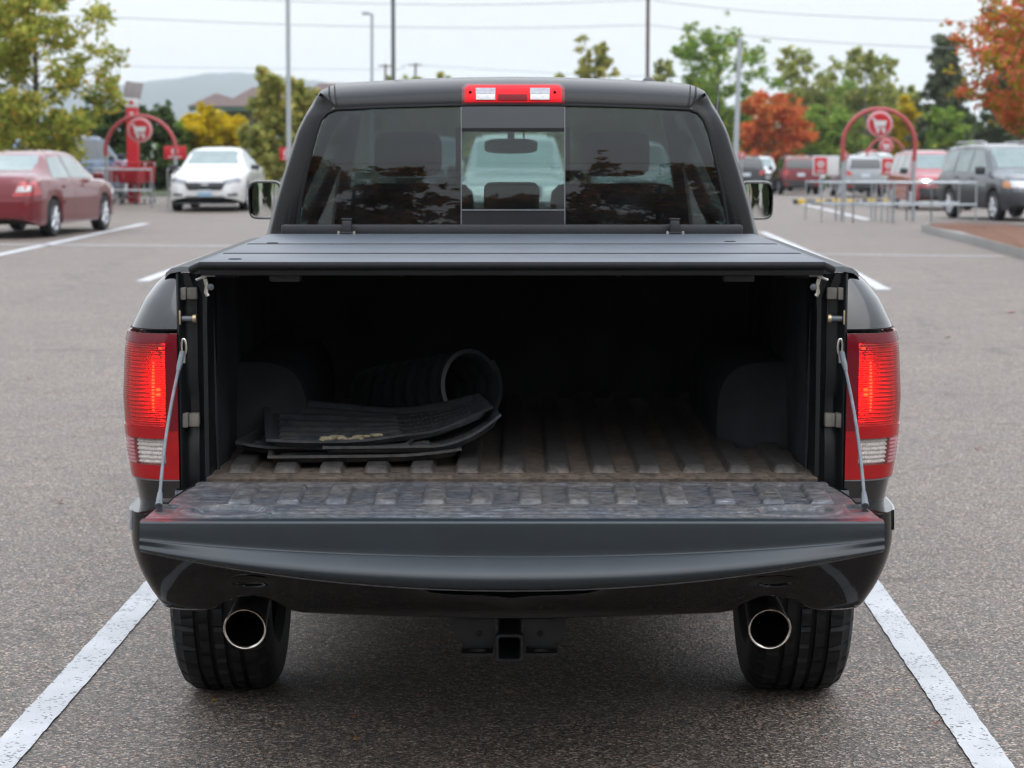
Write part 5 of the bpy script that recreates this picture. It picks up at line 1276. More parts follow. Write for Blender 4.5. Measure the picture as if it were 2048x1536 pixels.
def make_wheel(e, x, y, r, sg):
    mb = MB(); hw = 0.105
    mb.lathe([(r * 0.62, -hw + 0.01), (r * 0.78, -hw - 0.004), (r * 0.93, -hw + 0.006), (r * 0.985, -hw + 0.03), (r, -hw * 0.4), (r, hw * 0.4), (r * 0.985, hw - 0.03), (r * 0.93, hw - 0.006), (r * 0.78, hw + 0.004), (r * 0.62, hw - 0.01)], (x, y, r - 0.004), (0, 1, 0), 36)
    w_ = mb.build('wheel', MAT['tyre_rubber'], None, 40); w_.parent = e
    mb = MB(); o = (x, y + sg * (hw - 0.025), r - 0.004)
    mb.lathe([(r * 0.66, 0.02 * sg), (r * 0.62, 0.012 * sg), (r * 0.58, -0.03 * sg), (r * 0.5, -0.05 * sg), (0.001, -0.05 * sg)], o, (0, 1, 0), 36)
    for k in range(7):
        an = 2 * math.pi * k / 7 + 0.3; d = Vector((math.cos(an), 0, math.sin(an)))
        mb.tube([Vector(o) + d * r * 0.08 + Vector((0, 0.0 * sg, 0)), Vector(o) + d * r * 0.35 + Vector((0, 0.004 * sg, 0)), Vector(o) + d * r * 0.62 + Vector((0, 0.004 * sg, 0))], [r * 0.09, r * 0.07, r * 0.085], 6, ell=0.5)
    mb.lathe([(0.001, 0.012 * sg), (r * 0.14, 0.01 * sg), (r * 0.16, -0.01 * sg)], o, (0, 1, 0), 14)
    rm = mb.build('rim', MAT['alloy'], None, 45); rm.parent = w_
def car(label, cat, loc, head, kind, paint, glass='car_glass', name='parked_car', scale=1.0, front=True, rear=True, side=True, cladding=False, style=None, group=None):
    """head: heading in degrees, 90 = away from the camera"""
    K = KINDS[kind]; e = empty(name, loc, R(head), label, cat, group); e.scale = (scale,) * 3
    L, W, wr, sill = K['L'], K['W'], K['wr'], K['sill']; AR = wr + 0.045
    n = 118; xs = [-L / 2 + L * i / n for i in range(n + 1)]
    def zlow(x):
        for c in K['ax']:
            d = abs(x - c)
            if d < AR: return max(sill, wr - 0.004 + math.sqrt(AR * AR - d * d))
        return sill + 0.10 * max(0, (abs(x) - (L / 2 - 0.35)) / 0.35)
    def sec(x):
        wv = smooth2(K['w'], x) * W; zt = smooth2(K['zt'], x, 0.03); zb = min(smooth2(K['zb'], x), zt - 0.02); yr = smooth2(K['yr'], x, 0.1) * W; zl = zlow(x)
        ms = max(zl + 0.02, lerp(sill, zb, 0.52)); gh = zt - zb
        top = max(zb + 0.012, zt - min(0.075, 0.25 * gh + 0.01))
        return [(0, zl + 0.02), (wv * 0.70, zl + 0.02), (wv * 0.955, zl), (wv * 0.985, min(ms, zl + 0.07)), (wv, max(ms, zl + 0.08)), (wv * 0.985, lerp(max(ms, zl + 0.08), zb, 0.75)), (wv * 0.955, zb), (lerp(wv * 0.925, yr, 0.06), zb + 0.015 * min(1, gh * 4)),
                (lerp(wv * 0.93, yr, 0.55), lerp(zb, top, 0.55)), (yr, top), (yr * 0.90, lerp(top, zt, 0.62)), (yr * 0.6, lerp(top, zt, 0.93)), (0, zt)]
    S_ = [sec(x) for x in xs]; m = len(S_[0])
    mb = MB(); vs = []; 
    for i, x in enumerate(xs):
        ring = [(x, y, z) for y, z in S_[i]] + [(x, -y, z) for y, z in S_[i][-2:0:-1]]
        vs += ring
    q = 2 * m - 2; fs = [(i*q+k, (i+1)*q+k, (i+1)*q+(k+1) % q, i*q+(k+1) % q) for i in range(n) for k in range(q)]
    fs += [tuple(range(q)), tuple(n*q + k for k in range(q))[::-1]]
    mb._add(vs, fs); mb.m = [1 if (k < n * q and ((k % q) in (0, 1, q - 1, q - 2))) or (cladding and k < n*q and ((k % q) in (2, 3, q - 3, q - 4))) else 0 for k in range(len(fs))]
    body = mb.build('body', [MAT[paint], MAT['cladding']], None, 32); body.parent = e; mesh_fix(body)
    bvh = BVHTree.FromPolygons([Vector(v) for v in vs], fs)
    def patch(nm, mat, face, quad, nu=8, nv=5, off=0.008, th=0.03, par=None, bowx=0):
        ax = {'F': Vector((-1, 0, 0)), 'R': Vector((1, 0, 0)), 'P': Vector((0, -1, 0)), 'S': Vector((0, 1, 0))}[face]
        def f(u, v):
            a = [lerp(quad[0][i], quad[1][i], u) for i in (0, 1)]; b = [lerp(quad[3][i], quad[2][i], u) for i in (0, 1)]; c = [lerp(a[i], b[i], v) for i in (0, 1)]
            org = Vector((6, c[0], c[1])) if face == 'F' else Vector((-6, c[0], c[1])) if face == 'R' else Vector((c[0], 4, c[1])) if face == 'P' else Vector((c[0], -4, c[1]))
            h = bvh.ray_cast(org, ax)
            pt = h[0] if h[0] is not None else org + ax * (6 - L / 2 if face in 'FR' else 4 - W)
            return pt - ax * off
        flip = face in ('R', 'P')
        mb = MB(); mb.grid(f, nu, nv, thick=th, flip=flip); o = mb.build(nm, MAT[mat], None, 40); o.parent = par or e; mesh_fix(o); return o
    sym = lambda qd: [(-qd[1][0], qd[1][1]), (-qd[0][0], qd[0][1]), (-qd[3][0], qd[3][1]), (-qd[2][0], qd[2][1])]
    if kind == 'sedan':
        patch('windshield', glass, 'F', [(-.70, 1.085), (.70, 1.085), (.53, 1.385), (-.53, 1.385)], 14, 10)
        patch('rear_window', glass, 'R', [(-.62, 1.125), (.62, 1.125), (.50, 1.375), (-.50, 1.375)], 14, 8)
        for fc in ('P', 'S'):
            patch('side_window', glass, fc, [(-.30, .985), (.80, .955), (.30, 1.335), (-.27, 1.36)], 12, 8); patch('side_window', glass, fc, [(-1.28, .99), (-.36, .985), (-.33, 1.36), (-.92, 1.325)], 12, 8)
            for x in (-.95, .05): patch('door_handle', paint, fc, [(x, .83), (x + .2, .825), (x + .2, .855), (x, .86)], 4, 2, 0.03)
            patch('door_seam', 'grille_black', fc, [(-.345, .32), (-.335, .32), (-.325, .94), (-.335, .94)], 1, 10, 0.002, 0.005); patch('rub_strip', paint, fc, [(-.95, .55), (.95, .53), (.95, .575), (-.95, .60)], 20, 2, 0.018)
        if front:
            for s_ in (0, 1):
                qd = [(.44, .64), (.80, .685), (.76, .78), (.42, .72)]; patch('headlight', 'lamp_grey', 'F', sym(qd) if s_ else qd, 8, 5, 0.012)
                qd = [(.50, .36), (.74, .37), (.72, .43), (.52, .41)]; patch('fog_lamp', 'grille_black', 'F', sym(qd) if s_ else qd, 6, 3, 0.006)
            patch('grille', 'grille_black', 'F', [(-.38, .50), (.38, .50), (.48, .67), (-.48, .67)], 14, 6, 0.014); patch('air_intake', 'grille_black', 'F', [(-.50, .30), (.50, .30), (.42, .365), (-.42, .365)], 12, 3, 0.008)
            patch('badge', 'lamp_grey', 'F', [(-.085, .60), (.085, .60), (.085, .65), (-.085, .65)], 6, 4, 0.024); pt = patch('number_plate', 'plate_blue', 'F', [(-.155, .36), (.155, .36), (.155, .44), (-.155, .44)], 4, 2, 0.03); patch('plate_band', 'plate_white', 'F', [(-.155, .441), (.155, .441), (.155, .505), (-.155, .505)], 4, 2, 0.03)
            patch('spoiler', 'cladding', 'F', [(-.70, .21), (.70, .21), (.72, .255), (-.72, .255)], 12, 2, 0.01)
        if rear:
            for s_ in (0, 1):
                qd = [(.50, .70), (.86, .72), (.85, .95), (.62, .955)]; tl = patch('tail_light', 'lamp_red', 'R', sym(qd) if s_ else qd, 8, 6, 0.012)
                qd = [(.56, .775), (.79, .785), (.79, .875), (.60, .87)]; patch('reverse_lamp', 'lamp_white', 'R', sym(qd) if s_ else qd, 6, 4, 0.020, par=None)
            patch('number_plate', 'plate_white', 'R', [(-.16, .74), (.16, .74), (.16, .89), (-.16, .89)], 4, 3, 0.014); patch('bumper', paint, 'R', [(-.84, .36), (.84, .36), (.84, .62), (-.84, .62)], 20, 6, 0.035, 0.06)
        for sg in (-1, 1):
            mb = MB(); mb.box((.78, sg * (W + 0.06), 1.0), (.12, .2, .12), bev=0.04); o = mb.build('door_mirror', MAT[paint if style != 'blackmirror' else 'cladding'], None, 40); o.parent = e
    else:
        patch('windshield', glass, 'F', [(-.74, 1.235), (.74, 1.235), (.62, 1.66), (-.62, 1.66)], 14, 10)
        patch('rear_window', glass, 'R', [(-.68, 1.20), (.68, 1.20), (.58, 1.60), (-.58, 1.60)], 14, 8)
        for fc in ('P', 'S'):
            patch('side_window', glass, fc, [(-.25, 1.11), (.85, 1.09), (.32, 1.62), (-.22, 1.63)], 12, 8); patch('side_window', glass, fc, [(-1.15, 1.115), (-.32, 1.11), (-.29, 1.63), (-1.12, 1.62)], 12, 8); patch('side_window', glass, fc, [(-2.0, 1.13), (-1.25, 1.12), (-1.22, 1.61), (-1.86, 1.58)], 12, 8)
            for x in (-.98, .0): patch('door_handle', 'cladding', fc, [(x, .96), (x + .2, .955), (x + .2, .99), (x, .995)], 4, 2, 0.03)
            patch('door_seam', 'grille_black', fc, [(-.285, .40), (-.275, .40), (-.265, 1.07), (-.275, 1.07)], 1, 10, 0.002, 0.005)
            sgn = 1 if fc == 'P' else -1; mb = MB(); mb.tube([(-1.75, sgn * .60, 1.72), (-1.6, sgn * .60, 1.80), (-.2, sgn * .60, 1.83), (.1, sgn * .60, 1.80), (.2, sgn * .60, 1.74)], 0.018, 6); o = mb.build('roof_rail', MAT['alloy' if style == 'rails' else 'cladding'], None, 40); o.parent = e
        if front:
            for s_ in (0, 1):
                qd = [(.46, .78), (.82, .80), (.80, .95), (.46, .93)]; patch('headlight', 'lamp_white' if style != 'lit' else 'lamp_white', 'F', sym(qd) if s_ else qd, 8, 5, 0.012)
                qd = [(.83, .78), (.90, .79), (.885, .93), (.81, .93)]; patch('turn_signal', 'lamp_amber', 'F', sym(qd) if s_ else qd, 3, 4, 0.012)
            patch('grille', 'grille_black', 'F', [(-.42, .76), (.42, .76), (.42, .94), (-.42, .94)], 10, 5, 0.010); patch('bumper', 'cladding', 'F', [(-.82, .36), (.82, .36), (.84, .70), (-.84, .70)], 18, 6, 0.03, 0.05)
            patch('number_plate', 'plate_white', 'F', [(-.155, .50), (.155, .50), (.155, .62), (-.155, .62)], 4, 3, 0.045)
            if style == 'lit':
                patch('headlight_beam', 'headlamp_hot', 'F', [(-.72, .82), (-.60, .82), (-.60, .91), (-.72, .91)], 4, 4, 0.02)
        if rear:
            for s_ in (0, 1):
                qd = [(.56, .92), (.90, .94), (.89, 1.14), (.60, 1.10)] ; patch('tail_light', 'lamp_red', 'R', sym(qd) if s_ else qd, 8, 5, 0.012)
                qd = [(.58, .46), (.72, .46), (.72, .53), (.58, .53)]; patch('reflector', 'lamp_red', 'R', sym(qd) if s_ else qd, 3, 3, 0.05)
            patch('bumper', 'cladding', 'R', [(-.86, .40), (.86, .40), (.87, .68), (-.87, .68)], 18, 6, 0.03, 0.05); patch('number_plate', 'plate_white', 'R', [(-.17, .86), (.17, .86), (.17, 1.0), (-.17, 1.0)], 4, 3, 0.014)
        for sg in (-1, 1):
            mb = MB(); mb.box((.82, sg * (W + 0.08), 1.16), (.13, .24, .18), bev=0.05); o = mb.build('door_mirror', MAT['cladding'], None, 40); o.parent = e
    for x in K['ax']:
        for sg in (-1, 1): make_wheel(e, x, sg * (W - 0.125), wr, sg)
    return e
def at_ground(px, py): 
    p = G(px, py); return p
def cargo(label, cat, X, Y, head, kind, paint, **k): return car(label, cat, (X, Y, gz(X, Y)), head, kind, paint, **k)

cargo('dark red sedan parked at the left edge, seen from behind', 'car', -8.43, 38.35, 83, 'sedan', 'paint_maroon', front=False)
cargo('white sedan parked nose-out beside the left cart corral', 'car', -6.98, 52.0, -90, 'sedan', 'paint_white', rear=False, style='blackmirror')
cargo('charcoal SUV with silver roof rails at the right edge, front three-quarter view', 'SUV', 12.15, 53.6, -80, 'suv', 'paint_charcoal', rear=False, cladding=True, style='rails', scale=1.04)
cargo('red SUV with one headlight shining behind the right cart corral', 'SUV', 12.75, 66.5, -88, 'suv', 'paint_red', rear=False, style='lit')
cargo('maroon SUV seen from behind, right of the door mirror', 'SUV', 13.0, 100.5, 90, 'suv', 'paint_maroon', front=False, cladding=True, glass='car_glass_dark')
cargo('grey SUV seen from behind between the two red squares', 'SUV', 14.6, 92.5, 90, 'suv', 'paint_silver', front=False, glass='car_glass_dark')
cargo('black SUV half hidden behind the right door mirror', 'SUV', 10.6, 101, 90, 'suv', 'paint_black', front=False, glass='car_glass_dark')
cargo('white car between the black SUV and the maroon SUV', 'car', 12.6, 112, -90, 'suv', 'paint_white', rear=False)
cargo('silver SUV nose-on, seen through the sliding rear window', 'SUV', 0.05, 37.0, -90, 'suv', 'paint_silver', rear=False)
cargo('white SUV seen through the right rear pane beside the silver one', 'SUV', 2.55, 47.0, -90, 'suv', 'paint_white', rear=False)
cargo('small pale car seen through the left part of the rear window', 'car', -2.2, 60.0, -90, 'suv', 'paint_silver', rear=False)
cargo('blue SUV behind the bonnet of the dark red sedan', 'SUV', -12.0, 60.0, 75, 'suv', 'paint_blue', front=False, glass='car_glass_dark')
cargo('dark car under the red banner left of the cab mirror', 'car', -8.6, 84, -90, 'suv', 'paint_black', rear=False)
cargo('dark car with a red lamp behind the white sedan', 'car', -8.2, 77, 90, 'suv', 'paint_black', front=False, glass='car_glass_dark')
cargo('white van far behind the right red square sign', 'van', 17.6, 106, -90, 'suv', 'paint_white', rear=False, scale=1.1)
cargo('pale car far behind the left red square sign', 'car', 14.9, 112, -90, 'suv', 'paint_white', rear=False)

# ================================================================== CART CORRALS
plain('galv', (0.34, 0.36, 0.38), 0.4, metal=0.7, var=0.2, nscale=8)
plain('sign_red', (0.60, 0.012, 0.025), 0.4, var=0.08)
plain('arch_red', (0.48, 0.07, 0.075), 0.4, var=0.12)
plain('sign_white', (0.75, 0.75, 0.76), 0.45, var=0.05)
plain('sign_pink', (0.75, 0.34, 0.37), 0.45, var=0.08)
plain('cart_red', (0.45, 0.012, 0.022), 0.4, var=0.15)
plain('stop_yellow', (0.72, 0.48, 0.03), 0.6, var=0.2)
plain('stop_black', (0.03, 0.03, 0.032), 0.7, var=0.2)
def disc(e, c, r, tilt=0.0):
    """round red sign with a white shopping-cart symbol"""
    x, y, z = c
    mb = MB(); mb.lathe([(0.001, 0.025), (r * 0.97, 0.025), (r, 0.018), (r, -0.018), (r * 0.97, -0.025), (0.001, -0.025)], c, (0, -1, 0), 40); d = mb.build('sign_disc', MAT['sign_pink'], None, 40); d.parent = e
    mb = MB(); mb.lathe([(0.001, 0.031), (r * 0.80, 0.031), (r * 0.80, 0.02)], c, (0, -1, 0), 36); o = mb.build('sign_face', MAT['sign_red'], None, 40); o.parent = d
    mb = MB(); k = r
    def P(a, b): return (x + a * k, y - 0.034, z + b * k)
    mb.prism([P(-.38, .26), P(.52, .26), P(.42, -.16), P(-.24, -.16)], (0, -0.012, 0))
    mb.prism([P(-.62, .46), P(-.40, .46), P(-.20, -.30), P(-.20, -.38), P(-.34, -.38), P(-.52, .36), P(-.62, .36)], (0, -0.013, 0)); mb.prism([P(-.30, -.28), P(.44, -.28), P(.44, -.38), P(-.30, -.38)], (0, -0.0125, 0))
    for a in (-.16, .30): mb.lathe([(0.001, 0.012), (.13 * k, 0.012), (.13 * k, 0.0)], (x + a * k, y - 0.034, z - .53 * k), (0, -1, 0), 14)
    o = mb.build('cart_symbol', MAT['sign_white'], None, 0); o.parent = d; mesh_fix(o)
def corral(label, cx, cy, arch_r, top_z, leg_z, disc_z, disc_r, rails, group='cart corrals with red arches'):
    """arch across the corral's mouth at (cx, cy); rails: polylines of (dx, dy) with posts"""
    zb = gz(cx, cy); e = empty('cart_corral', (cx, cy, zb), 0, label, 'cart corral', group)
    mb = MB(); zc = top_z - arch_r
    pts = [(-arch_r * 0.98, 0, leg_z)] + [(arch_r * math.cos(t), 0, zc + arch_r * math.sin(t)) for t in [math.pi - math.pi * k / 28 for k in range(29)]] + [(arch_r * 0.98, 0, leg_z)]
    mb.tube(pts, 0.052, 10); o = mb.build('arch', MAT['arch_red'], None, 60); o.parent = e
    for s in (-1, 1):
        mb = MB(); mb.tube([(s * arch_r * 0.98, 0, -0.02), (s * arch_r * 0.98, 0, leg_z + 0.02)], 0.045, 8); o = mb.build('post', MAT['galv'], None, 60); o.parent = e
    disc(e, (0, -0.06, disc_z), disc_r)
    for poly in rails:
        for h in (0.42, 0.92):
            mb = MB(); mb.tube([(a, b, h + gz(cx + a, cy + b) - zb) for a, b in poly], 0.023, 8); o = mb.build('rail', MAT['galv'], None, 60); o.parent = e
        for i in range(len(poly) - 1):
            (a0, b0), (a1, b1) = poly[i], poly[i+1]; n = max(1, int(math.hypot(a1 - a0, b1 - b0) / 0.85))
            for k in range(n + 1):
                a, b = lerp(a0, a1, k / n), lerp(b0, b1, k / n); g_ = gz(cx + a, cy + b) - zb
                mb = MB(); mb.tube([(a, b, g_ - 0.02), (a, b, g_ + 0.95)], 0.019, 8); o = mb.build('post', MAT['galv'], None, 60); o.parent = e
    return e
YL = 54.0; cl = AT(281, 280, YL)
sL = YL / FPX
corral('left cart corral with red arch in front of the red pylon', cl.x, YL, 70 * sL, AT(281, 232, YL).z, AT(281, 312, YL).z, AT(281, 260, YL).z, 25 * sL, [[(-1.0, -1.2), (-1.0, 4.0)], [(0.75, -0.6), (0.75, 4.0)], [(-1.0, -1.2), (0.45, -1.2)]])
YR = 51.5; crx = AT(1758, 280, YR).x; sR = YR / FPX; zbr = gz(crx, YR)
corral('large right cart corral with long grey rails and red arch', crx, YR, 72 * sR, AT(1758, 218, YR).z - zbr, AT(1758, 322, YR).z - zbr, AT(1758, 248, YR).z - zbr, 26 * sR,
       [[(-1.45, -0.9), (-0.8, -1.4), (0.9, -1.9), (2.0, -1.5)], [(-1.5, 1.5), (-0.85, 0.9), (0.85, 0.9), (2.1, 0.9)], [(0.1, -1.65), (0.1, 0.9)]])
for px, tp, rr, dy, dr, Y, lab in ((1772, 276, 37, 292, 14, 92, 'smaller cart corral arch behind the large right one'), (1742, 300, 26, 312, 11, 112, 'smallest cart corral arch farthest back on the right')):
    X = AT(px, 280, Y).x; zb = gz(X, Y); s_ = Y / FPX
    corral(lab, X, Y, rr * s_, AT(px, tp, Y).z - zb, 1.15, AT(px, dy, Y).z - zb, dr * s_, [[(-rr * s_, -1), (-rr * s_, 3)], [(rr * s_, -1), (rr * s_, 3)]])
# red pylon with solar panel
Yp = 57.2; xp = AT(266, 280, Yp).x; sp_ = Yp / FPX
e = empty('lot_pylon', (xp, Yp, 0), 0, 'red pylon with white head and tilted solar panel at the left corral', 'pylon', world=False)
zt_ = AT(266, 215, Yp).z; zh = AT(266, 197, Yp).z
mb = MB(); mb.box((0, 0, zt_ / 2 - 0.02), (22 * sp_, 0.28, zt_ + 0.04), bev=0.02); o = mb.build('column', MAT['sign_red'], None, 40); o.parent = e
mb = MB(); mb.box((0, 0, (zt_ + zh) / 2), (24 * sp_, 0.30, zh - zt_), bev=0.02); o = mb.build('head', MAT['sign_white'], None, 40); o.parent = e
mb = MB(); mb.lathe([(0.001, 0.01), (0.055, 0.01), (0.055, 0.0)], (0, -0.152, (zt_ + zh) / 2 + 0.01), (0, -1, 0), 20); o = mb.build('emblem', MAT['sign_red'], None, 0); o.parent = e
mb = MB(); z_ = zt_ - 0.20
mb.box((0, -0.145, z_), (0.05, 0.012, 0.12)); mb.box((0, -0.145, z_ + 0.07), (0.10, 0.012, 0.03)); o = mb.build('lettering', MAT['sign_white'], None, 0); o.parent = e
mb = MB(); mb.tube([(0, 0, zh - 0.02), (0.02, 0.02, zh + 0.14)], 0.03, 8); o = mb.build('panel_bracket', MAT['galv'], None, 40); o.parent = e
mb = MB(); mb.box((0.02, 0.02, AT(266, 180, Yp).z), (36 * sp_, 0.03, 34 * sp_), rot=Matrix.Rotation(R(-22), 3, 'X') @ Matrix.Rotation(R(8), 3, 'Y'), bev=0.006); o = mb.build('solar_panel', plain('solar_back', (0.20, 0.17, 0.17), 0.5, var=0.15), None, 40); o.parent = e
# shopping carts
def cart(loc, rz, label):
    e = empty('shopping_cart', loc, rz, label, 'shopping cart', 'red shopping carts in the left corral')
    mb = MB()
    b = [(-.42, -.27, .52), (.42, -.20, .56), (.42, .20, .56), (-.42, .27, .52)]; t = [(-.46, -.30, .98), (.50, -.25, .92), (.50, .25, .92), (-.46, .30, .98)]
    for k in range(4):
        q = [b[k], b[(k+1) % 4], t[(k+1) % 4], t[k]]
        for j in range(5):
            f0, f1 = j / 5 + 0.02, j / 5 + 0.14
            mb.prism([Vector(q[0]).lerp(Vector(q[3]), f0), Vector(q[1]).lerp(Vector(q[2]), f0), Vector(q[1]).lerp(Vector(q[2]), f1), Vector(q[0]).lerp(Vector(q[3]), f1)], Vector((0, 0, 0)) + (Vector((0, 0.012, 0)) if k % 2 == 0 else Vector((0.012, 0, 0))))
        for j in range(7):
            f = (j + 0.5) / 7; mb.tube([Vector(q[0]).lerp(Vector(q[1]), f), Vector(q[3]).lerp(Vector(q[2]), f)], 0.012, 5)
    mb.prism(b, (0, 0, 0.012)); o = mb.build('basket', MAT['cart_red'], None, 0); o.parent = e; mesh_fix(o)
    mb = MB(); mb.tube([(-.56, -.29, 1.04), (-.56, .29, 1.04)], 0.02, 8); o = mb.build('handle', MAT['cart_red'], None, 60); o.parent = e
    mb = MB()
    for s in (-1, 1): mb.tube([(-.56, s * .28, 1.04), (-.46, s * .28, .9), (-.40, s * .26, .5), (-.46, s * .27, .14), (.40, s * .20, .18), (.42, s * .2, .5)], 0.014, 6)
    o = mb.build('frame', MAT['galv'], None, 60); o.parent = e
    for x, y in ((-.45, -.27), (-.45, .27), (.40, -.2), (.40, .2)):
        mb = MB(); mb.lathe([(0.001, -.015), (.062, -.015), (.062, .015), (.001, .015)], (x, y, .062), (0, 1, 0), 14); o = mb.build('wheel', MAT['stop_black'], None, 40); o.parent = e
    return e
for k, (px, py, lab) in enumerate(((253, 404, 'red shopping cart on the left in the left corral'), (276, 406, 'red shopping cart in the middle of the left corral'), (299, 404, 'red shopping cart on the right in the left corral'))):
    p = G(px, py); cart((p.x, p.y - 1.0, 0), R(-90 + 6 * (k - 1)), lab)
# yellow-banded wheel stops
for k, (px, py) in enumerate(((1604, 408), (1640, 409), (1672, 408), (1700, 409), (1743, 407), (1775, 408))):
    p = G(px, py); e = empty('wheel_stop', tuple(p), R(4), ('leftmost' if k == 0 else 'rightmost' if k == 5 else ('second', 'third', 'fourth', 'fifth')[k - 1] + ' from the left of the') + ' black and yellow wheel stop' + ('' if k in (0, 5) else 's') + ' by the right corral', 'wheel stop', 'yellow-banded wheel stops')
    mb = MB(); mb.box((0, 0, .08), (.62, .2, .16), bev=0.04); o = mb.build('stop_body', MAT['stop_black'], None, 40); o.parent = e
    mb = MB(); mb.box((0, -0.002, .086), (.36, .206, .164), bev=0.04); o = mb.build('reflective_band', MAT['stop_yellow'], None, 40); o.parent = e
# panel signs on posts
def panel_sign(px, cy, wpx, hpx, Y, label, face='sign_red', back=None, mark='ring'):
    s_ = Y / FPX; X = AT(px, 280, Y).x; zb = gz(X, Y); z = AT(px, cy, Y).z - zb
    e = empty('stall_sign', (X, Y, zb), 0, label, 'sign', 'red stall signs in the lot')
    mb = MB(); mb.tube([(0, 0.03, -0.02), (0, 0.03, z + hpx * s_ * 0.4)], 0.035, 8); o = mb.build('post', MAT['galv'], None, 60); o.parent = e
    if back:
        mb = MB(); mb.box((back * s_ * 0.5 - wpx * s_ * 0.5 - 3 * s_, 0, z), (back * s_, 0.03, (hpx + 7) * s_), bev=0.006); o = mb.build('backing_panel', MAT['sign_white'], None, 40); o.parent = e
    mb = MB(); mb.box((0, -0.022, z), (wpx * s_, 0.03, hpx * s_), bev=0.005); o = mb.build('face', MAT[face], None, 40); o.parent = e
    mb = MB(); r = min(wpx, hpx) * s_ * 0.27; mb.lathe([(r * 0.55, 0.0), (r * 0.55, 0.012), (r, 0.012), (r, 0.0)], (0, -0.038, z + hpx * s_ * 0.08), (0, -1, 0), 24); mb.lathe([(0.001, 0.012), (r * 0.25, 0.012), (r * 0.25, 0)], (0, -0.038, z + hpx * s_ * 0.08), (0, -1, 0), 16)
    mb.box((0, -0.042, z - hpx * s_ * 0.34), (wpx * s_ * 0.6, 0.010, hpx * s_ * 0.08)); o = mb.build('mark', MAT['sign_white'], None, 0); o.parent = e
panel_sign(1642, 331, 25, 32, 80, 'white board with a red square, left one, right of the maroon SUV', back=52)
panel_sign(1777, 333, 24, 32, 80, 'white board with a red square, right one, inside the large arch', back=44)
panel_sign(1484, 310, 14, 14, 90, 'small round-cornered red sign above the black SUV by the mirror')
panel_sign(350, 305, 44, 26, 62, 'wide red sign board left of the white sedan roof')
panel_sign(574, 308, 30, 26, 64, 'red sign board right of the white sedan beside the cab')
panel_sign(1692, 311, 10, 12, 84, 'tiny red sign at the left foot of the large arch')

# ================================================================== POLES AND WIRES
plain('pole_pale', (0.46, 0.50, 0.53), 0.45, var=0.08)
plain('pole_dark', (0.13, 0.14, 0.15), 0.5, var=0.1)
plain('pole_brown', (0.13, 0.085, 0.07), 0.8, var=0.2)
plain('wire_grey', (0.30, 0.31, 0.32), 0.6)
def pole(px0, px1, py_top, Y, wpx, mat, label, name='lamp_pole', cat='lamp pole', arm=0, H=None):
    s_ = Y / FPX; b = AT(px1, 280, Y); zb = gz(b.x, Y); t = AT(px0, py_top, Y); e = empty(name, (b.x, Y, zb), 0, label, cat)
    mb = MB(); top = (t.x - b.x, 0, t.z - zb); mb.tube([(0, 0, -0.02), top], [wpx * s_ * 0.56, wpx * s_ * 0.44], 10); o = mb.build('shaft', MAT[mat], None, 60); o.parent = e
    mb = MB(); mb.lathe([(wpx * s_ * 1.9, -0.05), (wpx * s_ * 1.9, 0.5), (wpx * s_ * 1.7, 0.55), (0.01, 0.55)], (0, 0, 0), (0, 0, 1), 16); 
    if name == 'lamp_pole': o = mb.build('footing', MAT['kerb_concrete'], None, 40); o.parent = e
    if arm:
        mb = MB(); mb.tube([top, (top[0] + arm * s_ * 0.5, 0, top[2] + 0.03)], 0.05, 8); mb.box((top[0] + arm * s_ * 0.62, 0, top[2] + 0.03), (abs(arm) * s_ * 0.75, 0.35, 0.13), bev=0.04); o = mb.build('lamp_head', MAT[mat], None, 40); o.parent = e
    return e
pole(574, 577, -260, 62, 9, 'pole_pale', 'pale lamp pole rising behind the white sedan', arm=-30)
pole(744, 743, 28, 100, 6.5, 'pole_pale', 'pale lamp pole with its lamp head showing above the cab', arm=-20)
pole(785, 787, -300, 84, 8.5, 'pole_dark', 'dark grey pole above the left half of the cab roof', arm=30)
pole(1299, 1294, -420, 104, 7.5, 'pole_brown', 'brown wooden utility pole above the right half of the cab roof', name='utility_pole', cat='utility pole')
pole(1480, 1469, 76, 72, 10.5, 'pole_pale', 'pale leaning lamp pole right of the cab')
for px, tp, Y, lab in ((831, 126, 190, 'small far utility pole with a crossarm over the cab roof'), (771, 128, 180, 'thin far utility pole left of the crossarm pole')):
    e = pole(px, px, tp, Y, 5, 'pole_brown', lab, name='utility_pole', cat='utility pole'); s_ = Y / FPX
    mb = MB(); z = AT(px, tp + 4, Y).z - e.location.z; mb.box((0, 0, z), (26 * s_, 0.12, 0.12)); o = mb.build('crossarm', MAT['pole_brown'], None, 0); o.parent = e
def wire(pts, Y, r, label):
    P = [AT(px, py, Y) for px, py in pts]; mb = MB(); Q = []
    for k in range(41): Q.append(crom([tuple(p) for p in P], k / 40))
    mb.tube(Q, r, 5); o = mb.build('power_line', MAT['wire_grey'], None, 60); return tag(o, label, 'power line', 'power lines across the sky')
wire([(-200, 18), (200, 34), (600, 50), (1000, 56), (1296, 50)], 104, 0.016, 'lower of the two upper power lines, left of the brown pole')
wire([(1296, 50), (1500, 72), (1750, 90), (2100, 102)], 104, 0.016, 'lower of the two upper power lines, right of the brown pole')
wire([(-200, -30), (300, -8), (700, 6), (1000, 9), (1296, 0)], 104, 0.016, 'highest power line, left of the brown pole')
wire([(1296, 0), (1500, 22), (1750, 36), (2100, 50)], 104, 0.016, 'highest power line, right of the brown pole')
wire([(-200, 126), (300, 134), (771, 139), (831, 131), (1200, 150), (1600, 156)], 185, 0.02, 'faint lowest power line just above the hill and roofs')
